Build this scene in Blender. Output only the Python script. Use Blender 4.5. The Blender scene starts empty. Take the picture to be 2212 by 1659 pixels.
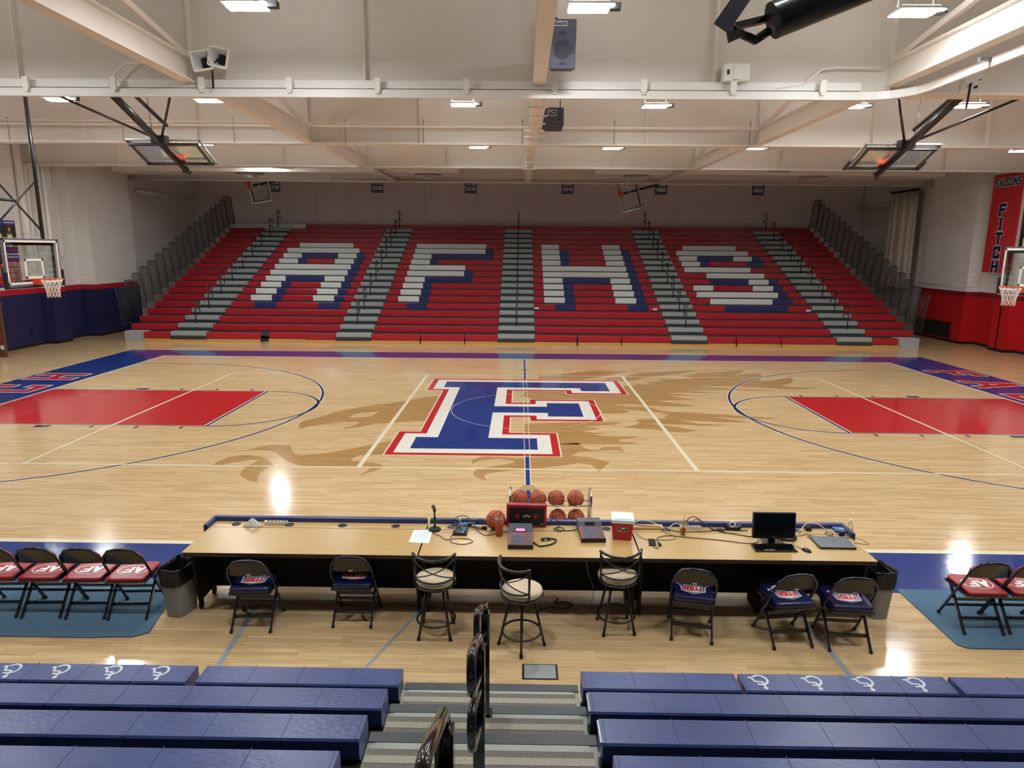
import bpy, math, random
from math import sin, cos, pi, radians, atan2, hypot, sqrt
from mathutils import Vector, Matrix, Euler
random.seed(11)
SC = bpy.context.scene
COL = SC.collection

# ------------------------------------------------------------------ materials
def s2l(c):
    c /= 255.0
    return c / 12.92 if c <= 0.04045 else ((c + 0.055) / 1.055) ** 2.4

def rgb(r, g, b):
    return (s2l(r), s2l(g), s2l(b), 1.0)

def scale_c(c, k):
    return tuple(min(1, v * k) for v in c[:3]) + (1.0,)

MATS = {}
def mat(name, c, rough=0.5, metal=0.0, var=0.08, scale=12.0, coat=0.0, spec=0.5, bump=0.0, bscale=60.0, stretch=(1, 1, 1)):
    m = bpy.data.materials.new(name); m.use_nodes = True
    nt = m.node_tree; b = nt.nodes['Principled BSDF']
    b.inputs['Roughness'].default_value = rough
    b.inputs['Metallic'].default_value = metal
    b.inputs['Specular IOR Level'].default_value = spec
    b.inputs['Coat Weight'].default_value = coat
    b.inputs['Coat Roughness'].default_value = 0.08
    tc = nt.nodes.new('ShaderNodeTexCoord')
    mp = nt.nodes.new('ShaderNodeMapping'); mp.inputs['Scale'].default_value = stretch
    nt.links.new(tc.outputs['Object'], mp.inputs['Vector'])
    n = nt.nodes.new('ShaderNodeTexNoise'); n.inputs['Scale'].default_value = scale; n.inputs['Detail'].default_value = 4
    nt.links.new(mp.outputs[0], n.inputs['Vector'])
    mx = nt.nodes.new('ShaderNodeMix'); mx.data_type = 'RGBA'
    mx.inputs[6].default_value = scale_c(c, 1 - var); mx.inputs[7].default_value = scale_c(c, 1 + var)
    nt.links.new(n.outputs['Fac'], mx.inputs[0]); nt.links.new(mx.outputs[2], b.inputs['Base Color'])
    if bump:
        n2 = nt.nodes.new('ShaderNodeTexNoise'); n2.inputs['Scale'].default_value = bscale
        nt.links.new(mp.outputs[0], n2.inputs['Vector'])
        bp = nt.nodes.new('ShaderNodeBump'); bp.inputs['Strength'].default_value = bump; bp.inputs['Distance'].default_value = 0.02
        nt.links.new(n2.outputs['Fac'], bp.inputs['Height']); nt.links.new(bp.outputs[0], b.inputs['Normal'])
    MATS[name] = m
    return m

def emit_mat(name, c, strength):
    m = bpy.data.materials.new(name); m.use_nodes = True
    nt = m.node_tree; nt.nodes.clear()
    e = nt.nodes.new('ShaderNodeEmission'); e.inputs[0].default_value = c; e.inputs[1].default_value = strength
    o = nt.nodes.new('ShaderNodeOutputMaterial'); nt.links.new(e.outputs[0], o.inputs[0])
    MATS[name] = m
    return m

def glass_mat(name, tint, refl=0.09):
    m = bpy.data.materials.new(name); m.use_nodes = True
    nt = m.node_tree; nt.nodes.clear()
    t = nt.nodes.new('ShaderNodeBsdfTransparent'); t.inputs[0].default_value = tint
    g = nt.nodes.new('ShaderNodeBsdfGlossy'); g.inputs[0].default_value = (0.9, 1, 0.97, 1); g.inputs[1].default_value = 0.02
    fr = nt.nodes.new('ShaderNodeFresnel'); fr.inputs[0].default_value = 1.5
    ad = nt.nodes.new('ShaderNodeMath'); ad.operation = 'MULTIPLY_ADD'; ad.inputs[1].default_value = 0.4; ad.inputs[2].default_value = refl - 0.04
    mx = nt.nodes.new('ShaderNodeMixShader'); o = nt.nodes.new('ShaderNodeOutputMaterial')
    nt.links.new(fr.outputs[0], ad.inputs[0]); nt.links.new(ad.outputs[0], mx.inputs[0])
    nt.links.new(t.outputs[0], mx.inputs[1]); nt.links.new(g.outputs[0], mx.inputs[2]); nt.links.new(mx.outputs[0], o.inputs[0])
    MATS[name] = m
    return m

def wood_mat(name, c1, c2, line, rough=0.13, row=0.057, width=0.95, msize=0.0009, grain=0.10, bump=0.010):
    m = bpy.data.materials.new(name); m.use_nodes = True
    nt = m.node_tree; b = nt.nodes['Principled BSDF']
    b.inputs['Roughness'].default_value = rough
    b.inputs['Specular IOR Level'].default_value = 0.5
    tc = nt.nodes.new('ShaderNodeTexCoord')
    br = nt.nodes.new('ShaderNodeTexBrick')
    br.inputs['Color1'].default_value = c1; br.inputs['Color2'].default_value = c2; br.inputs['Mortar'].default_value = line
    br.inputs['Scale'].default_value = 1.0; br.inputs['Mortar Size'].default_value = msize
    br.inputs['Brick Width'].default_value = width; br.inputs['Row Height'].default_value = row
    br.offset = 0.37; br.offset_frequency = 2; br.squash = 0.8; br.squash_frequency = 3
    nt.links.new(tc.outputs['Object'], br.inputs['Vector'])
    mp = nt.nodes.new('ShaderNodeMapping'); mp.inputs['Scale'].default_value = (1.2, 30, 1)
    nt.links.new(tc.outputs['Object'], mp.inputs['Vector'])
    n = nt.nodes.new('ShaderNodeTexNoise'); n.inputs['Scale'].default_value = 1.6; n.inputs['Detail'].default_value = 6
    nt.links.new(mp.outputs[0], n.inputs['Vector'])
    mr = nt.nodes.new('ShaderNodeMapRange'); mr.inputs[1].default_value = 0.3; mr.inputs[2].default_value = 0.7
    mr.inputs[3].default_value = 1 - grain * 1.6; mr.inputs[4].default_value = 1 + grain
    nt.links.new(n.outputs['Fac'], mr.inputs[0])
    # sparse dark mineral streaks along the strips
    mp2 = nt.nodes.new('ShaderNodeMapping'); mp2.inputs['Scale'].default_value = (1.6, 22, 1)
    nt.links.new(tc.outputs['Object'], mp2.inputs['Vector'])
    n2 = nt.nodes.new('ShaderNodeTexNoise'); n2.inputs['Scale'].default_value = 2.3; n2.inputs['Detail'].default_value = 2
    nt.links.new(mp2.outputs[0], n2.inputs['Vector'])
    mr2 = nt.nodes.new('ShaderNodeMapRange'); mr2.inputs[1].default_value = 0.66; mr2.inputs[2].default_value = 0.76
    mr2.inputs[3].default_value = 1.0; mr2.inputs[4].default_value = 0.72
    nt.links.new(n2.outputs['Fac'], mr2.inputs[0])
    mm = nt.nodes.new('ShaderNodeMath'); mm.operation = 'MULTIPLY'
    nt.links.new(mr.outputs[0], mm.inputs[0]); nt.links.new(mr2.outputs[0], mm.inputs[1])
    hs = nt.nodes.new('ShaderNodeHueSaturation')
    nt.links.new(br.outputs['Color'], hs.inputs['Color']); nt.links.new(mm.outputs[0], hs.inputs['Value'])
    nt.links.new(hs.outputs[0], b.inputs['Base Color'])
    if bump:
        n3 = nt.nodes.new('ShaderNodeTexNoise'); n3.inputs['Scale'].default_value = 1.0; n3.inputs['Detail'].default_value = 2
        mp3 = nt.nodes.new('ShaderNodeMapping'); mp3.inputs['Scale'].default_value = (2.2, 9, 1)
        nt.links.new(tc.outputs['Object'], mp3.inputs['Vector']); nt.links.new(mp3.outputs[0], n3.inputs['Vector'])
        bp = nt.nodes.new('ShaderNodeBump'); bp.inputs['Strength'].default_value = bump; bp.inputs['Distance'].default_value = 0.1
        nt.links.new(n3.outputs['Fac'], bp.inputs['Height']); nt.links.new(bp.outputs[0], b.inputs['Normal'])
    MATS[name] = m
    return m

def paint_floor(name, c, rough=0.10):
    m = mat(name, c, rough, var=0.03, scale=3)
    nt = m.node_tree; b = nt.nodes['Principled BSDF']
    tc = nt.nodes['Texture Coordinate']
    n3 = nt.nodes.new('ShaderNodeTexNoise'); n3.inputs['Scale'].default_value = 1.0; n3.inputs['Detail'].default_value = 2
    mp3 = nt.nodes.new('ShaderNodeMapping'); mp3.inputs['Scale'].default_value = (2.2, 9, 1)
    nt.links.new(tc.outputs['Object'], mp3.inputs['Vector']); nt.links.new(mp3.outputs[0], n3.inputs['Vector'])
    bp = nt.nodes.new('ShaderNodeBump'); bp.inputs['Strength'].default_value = 0.010; bp.inputs['Distance'].default_value = 0.1
    nt.links.new(n3.outputs['Fac'], bp.inputs['Height']); nt.links.new(bp.outputs[0], b.inputs['Normal'])
    return m

def block_wall(name, c, line):
    m = mat(name, c, 0.45, var=0.04, scale=2)
    nt = m.node_tree; b = nt.nodes['Principled BSDF']
    tc = nt.nodes['Texture Coordinate']
    sep = nt.nodes.new('ShaderNodeSeparateXYZ'); nt.links.new(tc.outputs['Object'], sep.inputs[0])
    sm = nt.nodes.new('ShaderNodeMath'); sm.operation = 'ADD'
    nt.links.new(sep.outputs[0], sm.inputs[0]); nt.links.new(sep.outputs[1], sm.inputs[1])
    cb = nt.nodes.new('ShaderNodeCombineXYZ'); nt.links.new(sm.outputs[0], cb.inputs[0]); nt.links.new(sep.outputs[2], cb.inputs[1])
    br = nt.nodes.new('ShaderNodeTexBrick')
    br.inputs['Scale'].default_value = 1; br.inputs['Brick Width'].default_value = 0.4; br.inputs['Row Height'].default_value = 0.2
    br.inputs['Mortar Size'].default_value = 0.006
    br.inputs['Color1'].default_value = c; br.inputs['Color2'].default_value = scale_c(c, 0.97); br.inputs['Mortar'].default_value = line
    nt.links.new(cb.outputs[0], br.inputs['Vector'])
    nt.links.new(br.outputs['Color'], b.inputs['Base Color'])
    bp = nt.nodes.new('ShaderNodeBump'); bp.inputs['Strength'].default_value = 0.25; bp.inputs['Distance'].default_value = 0.01
    bp.invert = True
    nt.links.new(br.outputs['Fac'], bp.inputs['Height']); nt.links.new(bp.outputs[0], b.inputs['Normal'])
    return m

# floor
wood_mat('maple', rgb(224, 196, 150), rgb(206, 173, 126), rgb(166, 134, 92))
wood_mat('maple_stain', rgb(190, 152, 98), rgb(176, 136, 82), rgb(146, 110, 66))
FW = paint_floor('court_white', rgb(236, 236, 226)); FC = paint_floor('court_cream', rgb(236, 228, 200))
FB = paint_floor('court_blue', rgb(34, 60, 132)); FR = paint_floor('court_red', rgb(194, 44, 47)); FN = paint_floor('court_navy', rgb(28, 34, 84))
mat('tape_grey', rgb(150, 160, 160), 0.35); mat('brass_plate', rgb(176, 158, 104), 0.35, metal=0.4)
# shell
block_wall('white_block', rgb(242, 240, 236), rgb(216, 212, 206))
mat('dark_wall', rgb(96, 92, 92), 0.7)
mat('steel_plate', rgb(170, 176, 174), 0.38, metal=0.25, var=0.12)
mat('mauve_wall', rgb(234, 222, 222), 0.6, var=0.05, scale=1.5)
mat('ceiling_white', rgb(230, 224, 216), 0.6, var=0.04, scale=1.2)
mat('girder_white', rgb(234, 226, 216), 0.5, var=0.05, scale=1.5)
mat('girder_web', rgb(222, 215, 206), 0.55, var=0.06, scale=0.8)
mat('navy_pad', rgb(38, 40, 82), 0.45, var=0.06, scale=4); mat('red_pad', rgb(196, 30, 38), 0.42, var=0.06, scale=4)
mat('red_stripe', rgb(186, 30, 40), 0.5); mat('black_base', rgb(26, 24, 26), 0.5); mat('dark_red', rgb(140, 24, 36), 0.5)
# generic
mat('black_metal', rgb(24, 24, 28), 0.32, metal=0.0, var=0.1, coat=0.3); mat('black_gloss', rgb(16, 16, 20), 0.16, coat=0.6)
mat('black_plastic', rgb(26, 26, 29), 0.45); mat('black_matte', rgb(20, 19, 20), 0.75)
mat('dark_rubber', rgb(30, 28, 28), 0.8); mat('grey_metal', rgb(150, 152, 154), 0.35, metal=0.7); mat('chrome', rgb(215, 216, 218), 0.15, metal=1.0, var=0.02)
mat('white_plastic', rgb(232, 232, 228), 0.4); mat('cream_plastic', rgb(214, 206, 184), 0.45); mat('white_paint', rgb(236, 234, 230), 0.45, var=0.03)
mat('pipe_white', rgb(240, 236, 228), 0.4, var=0.04)
mat('orange_rim', rgb(226, 74, 36), 0.4); mat('net_white', rgb(236, 232, 224), 0.8); mat('red_gloss', rgb(196, 30, 38), 0.3)
# bleachers
mat('seat_red', rgb(174, 26, 40), 0.35, var=0.05, scale=2); mat('seat_white', rgb(226, 230, 226), 0.35, var=0.03, scale=2); mat('seat_navy', rgb(36, 48, 108), 0.35, var=0.05, scale=2)
mat('deck_dark', rgb(62, 64, 68), 0.6); mat('step_grey', rgb(158, 168, 166), 0.4, var=0.16, scale=9, stretch=(6, 1, 1)); mat('step_dark', rgb(48, 52, 56), 0.55, var=0.15)
mat('kick_wood', rgb(206, 156, 84), 0.4, var=0.14, scale=4, stretch=(1, 8, 8)); mat('panel_grey', rgb(164, 168, 172), 0.5); mat('rail_dark', rgb(52, 54, 60), 0.4, var=0.1)
mat('near_seat', rgb(54, 72, 128), 0.32, var=0.3, scale=5, bump=0.12, bscale=26, stretch=(1, 1.4, 1)); mat('near_line', rgb(34, 42, 84), 0.6)
mat('tread_light', rgb(158, 164, 156), 0.5, var=0.08, scale=6); mat('tread_grit', rgb(110, 108, 100), 0.85, var=0.5, scale=70, bump=0.3, bscale=150); mat('tread_grit_light', rgb(160, 156, 144), 0.85, var=0.35, scale=80, bump=0.3, bscale=150)
mat('tread_nose', rgb(54, 62, 68), 0.45, var=0.12, scale=9); mat('symbol_white', rgb(200, 212, 222), 0.5)
# furniture
mat('oak_top', rgb(196, 164, 108), 0.26, var=0.12, scale=5, stretch=(1, 9, 1)); mat('table_edge', rgb(52, 42, 36), 0.5); mat('pad_blue', rgb(44, 58, 112), 0.38, var=0.08)
mat('vinyl_red', rgb(160, 30, 44), 0.3, var=0.08); mat('vinyl_navy', rgb(22, 27, 70), 0.28, var=0.08); mat('chair_panel', rgb(58, 50, 46), 0.35); mat('chair_navy', rgb(24, 24, 46), 0.25, coat=0.4)
mat('tag_cream', rgb(232, 214, 176), 0.5); mat('logo_white', rgb(236, 238, 240), 0.45); mat('logo_red', rgb(198, 28, 40), 0.45); mat('logo_navy', rgb(26, 30, 74), 0.45)
mat('suede', rgb(206, 188, 160), 0.85, var=0.12, scale=7); mat('mat_teal', rgb(84, 118, 144), 0.95, var=0.22, scale=60, bump=0.4, bscale=300)
mat('can_grey', rgb(142, 142, 142), 0.5); mat('bag_black', rgb(18, 18, 20), 0.28, bump=0.8, bscale=30)
mat('ball_orange', rgb(188, 92, 62), 0.55, var=0.1, bump=0.25, bscale=500); mat('ball_line', rgb(40, 26, 24), 0.6)
mat('paper', rgb(236, 246, 248), 0.7, var=0.02); mat('paper_ink', rgb(190, 200, 206), 0.7)
mat('towel', rgb(218, 216, 206), 0.95, bump=0.5, bscale=60); mat('cooler_red', rgb(190, 26, 34), 0.35); mat('cooler_white', rgb(226, 240, 240), 0.4)
mat('tea', rgb(170, 78, 44), 0.2); mat('console_top', rgb(78, 84, 92), 0.5); mat('key_panel', rgb(70, 58, 66), 0.5, var=0.3, scale=60); mat('key_blue', rgb(60, 120, 190), 0.5); mat('key_grey', rgb(120, 122, 130), 0.5)
mat('keypad_red', rgb(170, 70, 60), 0.5); mat('laptop_grey', rgb(96, 104, 112), 0.4, metal=0.3); mat('screen_black', rgb(12, 12, 14), 0.12); mat('router_blue', rgb(40, 84, 150), 0.4)
mat('pine', rgb(206, 170, 116), 0.6, var=0.14, scale=5, stretch=(1, 8, 8)); mat('cable_black', rgb(28, 26, 26), 0.5); mat('cable_white', rgb(220, 218, 210), 0.5); mat('cable_brown', rgb(84, 62, 40), 0.5)
mat('mic_grey', rgb(96, 94, 90), 0.5, metal=0.5); mat('speaker_grey', rgb(58, 60, 78), 0.6); mat('speaker_dark', rgb(36, 38, 50), 0.7)
mat('banner_red', rgb(204, 44, 52), 0.7); mat('sign_navy', rgb(34, 40, 88), 0.6); mat('curtain', rgb(226, 214, 200), 0.8, var=0.05); mat('grille_dark', rgb(44, 42, 44), 0.6)
mat('poster_blue', rgb(46, 46, 150), 0.5); mat('poster_green', rgb(140, 176, 72), 0.5, var=0.4, scale=14); mat('poster_tree', rgb(40, 50, 30), 0.6, var=0.6, scale=12); mat('poster_red', rgb(176, 40, 42), 0.5); mat('skin', rgb(208, 156, 126), 0.6); mat('hair', rgb(120, 74, 46), 0.7); mat('brown_door', rgb(96, 66, 44), 0.5, var=0.12, scale=3, stretch=(6, 6, 1)); mat('orange_cone', rgb(240, 90, 40), 0.5)
emit_mat('led', (0.95, 0.985, 1.0, 1), 84.0); emit_mat('fill_light', (0.97, 0.985, 1.0, 1), 15.0); emit_mat('display_red', (1.0, 0.06, 0.12, 1), 3.0)  # weaker upward emission is added fill for the ceiling
glass_mat('board_glass', (0.965, 0.985, 0.975, 1), 0.05); glass_mat('clear_plastic', (0.96, 0.97, 0.98, 1), 0.10)

# ------------------------------------------------------------------ geometry
class G:
    def __init__(s):
        s.v = []; s.f = []; s.m = []; s.sm = []; s.T = None
    def add(s, vs, fs, mi=0, smooth=False):
        o = len(s.v)
        for p in vs:
            p = Vector(p)
            s.v.append(tuple(s.T @ p) if s.T else tuple(p))
        for f in fs:
            s.f.append([i + o for i in f]); s.m.append(mi); s.sm.append(smooth)
        return s
    def box(s, x0, y0, z0, x1, y1, z1, mi=0):
        return s.add([(x0, y0, z0), (x1, y0, z0), (x1, y1, z0), (x0, y1, z0), (x0, y0, z1), (x1, y0, z1), (x1, y1, z1), (x0, y1, z1)],
                     [(0, 3, 2, 1), (4, 5, 6, 7), (0, 1, 5, 4), (1, 2, 6, 5), (2, 3, 7, 6), (3, 0, 4, 7)], mi)
    def cbox(s, c, d, mi=0, M=None):
        t = s.T
        mm = Matrix.Translation(c) @ (M.to_4x4() if M else Matrix())
        s.T = (t @ mm) if t else mm
        s.box(-d[0] / 2, -d[1] / 2, -d[2] / 2, d[0] / 2, d[1] / 2, d[2] / 2, mi)
        s.T = t
        return s
    def bar(s, p, q, w, h, mi=0, up=(0, 0, 1)):
        p = Vector(p); q = Vector(q); d = (q - p); L = d.length; d.normalize()
        u = Vector(up)
        if abs(d.dot(u)) > 0.98: u = Vector((0, 1, 0))
        a = d.cross(u).normalized(); b = a.cross(d).normalized()
        vs = []
        for t in (p, q):
            for (i, j) in ((-1, -1), (1, -1), (1, 1), (-1, 1)):
                vs.append(t + a * (i * w / 2) + b * (j * h / 2))
        return s.add(vs, [(0, 1, 2, 3), (7, 6, 5, 4), (0, 4, 5, 1), (1, 5, 6, 2), (2, 6, 7, 3), (3, 7, 4, 0)], mi)
    def tube(s, pts, r, n=8, mi=0, closed=False, cap=True, r2=None):
        P = [Vector(p) for p in pts]; N = len(P); rings = []; ref = None
        for i, p in enumerate(P):
            if closed: d = P[(i + 1) % N] - P[i - 1]
            else: d = P[min(i + 1, N - 1)] - P[max(i - 1, 0)]
            d.normalize()
            if ref is None:
                ref = Vector((0, 0, 1)) if abs(d.z) < 0.9 else Vector((1, 0, 0))
            a = (ref - d * ref.dot(d))
            if a.length < 1e-4: a = Vector((1, 0, 0)) - d * d.x
            a.normalize(); b = d.cross(a); ref = a
            rr = r if r2 is None else r + (r2 - r) * i / (N - 1)
            rings.append([p + (a * cos(2 * pi * k / n) + b * sin(2 * pi * k / n)) * rr for k in range(n)])
        vs = [v for ring in rings for v in ring]; fs = []
        for i in range(N if closed else N - 1):
            j = (i + 1) % N
            for k in range(n):
                k2 = (k + 1) % n
                fs.append((i * n + k, i * n + k2, j * n + k2, j * n + k))
        if closed and N > 2: pass
        s.add(vs, fs, mi, True)
        if cap and not closed:
            o = len(s.v) - len(vs)
            s.f.append([o + k for k in range(n)][::-1]); s.m.append(mi); s.sm.append(False)
            s.f.append([o + (N - 1) * n + k for k in range(n)]); s.m.append(mi); s.sm.append(False)
        return s
    def cyl(s, p, q, r, n=14, mi=0, r2=None, cap=True):
        return s.tube([p, q], r, n, mi, False, cap, r2)
    def lathe(s, prof, n=24, c=(0, 0, 0), mi=0, smooth=True):
        vs = []; fs = []
        for (r, z) in prof:
            for k in range(n):
                vs.append((c[0] + r * cos(2 * pi * k / n), c[1] + r * sin(2 * pi * k / n), c[2] + z))
        for i in range(len(prof) - 1):
            for k in range(n):
                k2 = (k + 1) % n
                fs.append((i * n + k, i * n + k2, (i + 1) * n + k2, (i + 1) * n + k))
        s.add(vs, fs, mi, smooth)
        o = len(s.v) - len(vs)
        if prof[0][0] > 1e-4: s.f.append([o + k for k in range(n)][::-1]); s.m.append(mi); s.sm.append(False)
        if prof[-1][0] > 1e-4: s.f.append([o + (len(prof) - 1) * n + k for k in range(n)]); s.m.append(mi); s.sm.append(False)
        return s
    def ball(s, c, r, nu=20, nv=12, mi=0, sc=(1, 1, 1)):
        vs = []; fs = []
        for i in range(nv + 1):
            t = pi * i / nv
            for k in range(nu):
                a = 2 * pi * k / nu
                vs.append((c[0] + sc[0] * r * sin(t) * cos(a), c[1] + sc[1] * r * sin(t) * sin(a), c[2] + sc[2] * r * cos(t)))
        for i in range(nv):
            for k in range(nu):
                k2 = (k + 1) % nu
                if i == 0: fs.append((i * nu, (i + 1) * nu + k, (i + 1) * nu + k2))
                elif i == nv - 1: fs.append((i * nu + k, (i + 1) * nu, i * nu + k2))
                else: fs.append((i * nu + k, (i + 1) * nu + k, (i + 1) * nu + k2, i * nu + k2))
        return s.add(vs, fs, mi, True)
    def flat(s, poly, z=0, mi=0):
        a = sum(poly[i - 1][0] * poly[i][1] - poly[i][0] * poly[i - 1][1] for i in range(len(poly)))
        if a < 0: poly = poly[::-1]
        return s.add([(p[0], p[1], z) for p in poly], [tuple(range(len(poly)))], mi)
    def prism(s, poly, z0, z1, mi=0, mi_side=None):
        a = sum(poly[i - 1][0] * poly[i][1] - poly[i][0] * poly[i - 1][1] for i in range(len(poly)))
        if a < 0: poly = poly[::-1]
        n = len(poly)
        ms = mi if mi_side is None else mi_side
        s.add([(p[0], p[1], z0) for p in poly] + [(p[0], p[1], z1) for p in poly], [tuple(range(n))[::-1]], ms)
        o = len(s.v) - 2 * n
        s.f.append([o + n + k for k in range(n)]); s.m.append(mi); s.sm.append(False)
        for k in range(n):
            k2 = (k + 1) % n
            s.f.append([o + k, o + k2, o + n + k2, o + n + k]); s.m.append(ms); s.sm.append(False)
        return s
    def seg(s, p, q, w, z=0, mi=0, ext=0.0):
        dx, dy = q[0] - p[0], q[1] - p[1]; L = hypot(dx, dy) or 1e-6; dx /= L; dy /= L
        p = (p[0] - dx * ext, p[1] - dy * ext); q = (q[0] + dx * ext, q[1] + dy * ext); nx, ny = -dy * w / 2, dx * w / 2
        return s.flat([(p[0] + nx, p[1] + ny), (p[0] - nx, p[1] - ny), (q[0] - nx, q[1] - ny), (q[0] + nx, q[1] + ny)], z, mi)
    def strip(s, pts, w, z=0, mi=0, closed=False):
        N = len(pts); L = []; R = []
        for i in range(N):
            a = pts[i - 1] if (i > 0 or closed) else pts[0]
            b = pts[(i + 1) % N] if (i < N - 1 or closed) else pts[-1]
            dx, dy = b[0] - a[0], b[1] - a[1]; l = hypot(dx, dy) or 1e-6
            nx, ny = -dy / l * w / 2, dx / l * w / 2
            L.append((pts[i][0] + nx, pts[i][1] + ny, z)); R.append((pts[i][0] - nx, pts[i][1] - ny, z))
        fs = [(N + i, N + (i + 1) % N, (i + 1) % N, i) for i in range(N if closed else N - 1)]
        return s.add(L + R, fs, mi)
    def build(s, name, mats, parent=None, ab=False, bevel=0.0, seg=2):
        if isinstance(mats, str): mats = [mats]
        me = bpy.data.meshes.new(name)
        vs = s.v
        if ab and parent is not None:
            l = parent.location
            vs = [(v[0] - l[0], v[1] - l[1], v[2] - l[2]) for v in vs]
        me.from_pydata(vs, [], s.f); me.update()
        for mm in mats: me.materials.append(MATS[mm])
        me.polygons.foreach_set('material_index', s.m); me.polygons.foreach_set('use_smooth', s.sm)
        o = bpy.data.objects.new(name, me); COL.objects.link(o)
        if parent is not None: o.parent = parent
        if bevel:
            b = o.modifiers.new('bevel', 'BEVEL'); b.width = bevel; b.segments = seg; b.limit_method = 'ANGLE'; b.angle_limit = radians(40)
        return o

def thing(name, label, cat, loc=(0, 0, 0), rz=0.0, group=None):
    o = bpy.data.objects.new(name, None); COL.objects.link(o)
    o.location = loc; o.rotation_euler = (0, 0, rz); o.empty_display_size = 0.1
    return tag(o, label, cat, group)
def tag(o, label, cat, group=None, kind=None):
    o['label'] = label; o['category'] = cat
    if group: o['group'] = group
    if kind: o['kind'] = kind
    return o
def lab(o, label):
    o['label'] = label; return o
def structure(o):
    o['kind'] = 'structure'; return o
def dup(root, loc, rz, label, group=None):
    def cp(o, par):
        c = o.copy(); COL.objects.link(c)
        if par is not None: c.parent = par
        for ch in list(o.children): cp(ch, c)
        return c
    r = cp(root, None); r.location = loc; r.rotation_euler = (0, 0, rz); r['label'] = label
    if group: r['group'] = group
    return r
def setc(root, mi_map):
    pass
def arc(cx, cy, r, a0, a1, n):
    return [(cx + r * cos(a0 + (a1 - a0) * i / n), cy + r * sin(a0 + (a1 - a0) * i / n)) for i in range(n + 1)]
def rrect(x0, y0, x1, y1, r, n=4):
    p = []
    for (cx, cy, a) in ((x1 - r, y1 - r, 0), (x0 + r, y1 - r, pi / 2), (x0 + r, y0 + r, pi), (x1 - r, y0 + r, 1.5 * pi)):
        p += [(cx + r * cos(a + pi / 2 * i / n), cy + r * sin(a + pi / 2 * i / n)) for i in range(n + 1)]
    return p
def frame(o, X, Y, Z):
    return Matrix(((X[0], Y[0], Z[0], o[0]), (X[1], Y[1], Z[1], o[1]), (X[2], Y[2], Z[2], o[2]), (0, 0, 0, 1)))

# block lettering made of strokes on a 4 x 6 grid
LET = {
 'F': [(.6,.5,.6,5.5),(.6,5.5,3.6,5.5),(.6,3.1,2.8,3.1)], 'I': [(2,.5,2,5.5)], 'T': [(.4,5.5,3.6,5.5),(2,.5,2,5.5)],
 'C': [(.6,.6,.6,5.4),(.6,5.5,3.4,5.5),(.6,.5,3.4,.5),(3.4,4.3,3.4,5.5),(3.4,.5,3.4,1.7)],
 'H': [(.6,.5,.6,5.5),(3.4,.5,3.4,5.5),(.6,3,3.4,3)], 'A': [(.4,.4,1.9,5.6),(3.6,.4,2.1,5.6),(1.1,2,2.9,2)],
 'L': [(.6,.5,.6,5.5),(.6,.5,3.5,.5)], 'O': [(.6,.5,.6,5.5),(3.4,.5,3.4,5.5),(.6,5.5,3.4,5.5),(.6,.5,3.4,.5)],
 'N': [(.6,.5,.6,5.5),(3.4,.5,3.4,5.5),(.6,5.4,3.4,.6)], 'S': [(.6,5.5,3.4,5.5),(.6,3,3.4,3),(.6,.5,3.4,.5),(.6,3,.6,5.5),(3.4,.5,3.4,3)],
 'V': [(.4,5.6,2,.5),(3.6,5.6,2,.5)], 'E': [(.6,.5,.6,5.5),(.6,5.5,3.4,5.5),(.6,3,2.8,3),(.6,.5,3.4,.5)],
 'R': [(.6,.5,.6,5.5),(.6,5.5,3.4,5.5),(3.4,3,3.4,5.5),(.6,3,3.4,3),(1.8,3,3.5,.5)], 'G': [(.6,.6,.6,5.4),(.6,5.5,3.4,5.5),(.6,.5,3.4,.5),(3.4,.5,3.4,2.8),(2.2,2.8,3.4,2.8)],
 'M': [(.5,.5,.5,5.5),(3.5,.5,3.5,5.5),(.5,5.4,2,2.4),(3.5,5.4,2,2.4)], 'U': [(.6,.5,.6,5.5),(3.4,.5,3.4,5.5),(.6,.5,3.4,.5)],
 'D': [(.6,.5,.6,5.5),(3.3,1,3.3,5),(.6,5.5,2.9,5.5),(.6,.5,2.9,.5)], ' ': [],
}
SER = {
 'F': [(0,.4,1.5,.4),(0,5.6,1,5.6),(3.6,4.6,3.6,5.6),(2.8,2.5,2.8,3.7)], 'I': [(1,.4,3,.4),(1,5.6,3,5.6)], 'T': [(1.2,.4,2.8,.4),(.4,4.6,.4,5.6),(3.6,4.6,3.6,5.6)],
 'C': [], 'H': [(0,.4,1.3,.4),(2.7,.4,4,.4),(0,5.6,1.3,5.6),(2.7,5.6,4,5.6)], 'A': [(-.3,.4,1.1,.4),(2.9,.4,4.3,.4),(1.2,5.6,2.8,5.6)], 'L': [(0,5.6,1.5,5.6),(0,.4,1,.4),(3.5,.5,3.5,1.8)],
 'N': [(0,.4,1.3,.4),(2.7,5.6,4,5.6),(0,5.6,1,5.6)], 'O': [], 'S': [],
}
def letters(g, word, M, h, mi, w=1.0, grow=0.0, z=0.0, pitch=5.0, serif=False, sx=1.0, shear=0.0):
    u = h / 6.0; t0 = g.T
    g.T = (t0 @ M) if t0 else M
    x = 0
    for ch in word:
        for k, (a, b, c, d) in enumerate(LET[ch] + (SER.get(ch, []) if serif else [])):
            ww = w if k < len(LET[ch]) else 0.8 * w
            f = lambda px, py: ((x + px + shear * py) * u * sx, py * u)
            g.seg(f(a, b), f(c, d), (ww + 2 * grow) * u, z + 0.00002 * k, mi, (0.45 * ww + grow) * u if k < len(LET[ch]) else grow * u)
        x += pitch
    g.T = t0
    return x - (pitch - 4)
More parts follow.
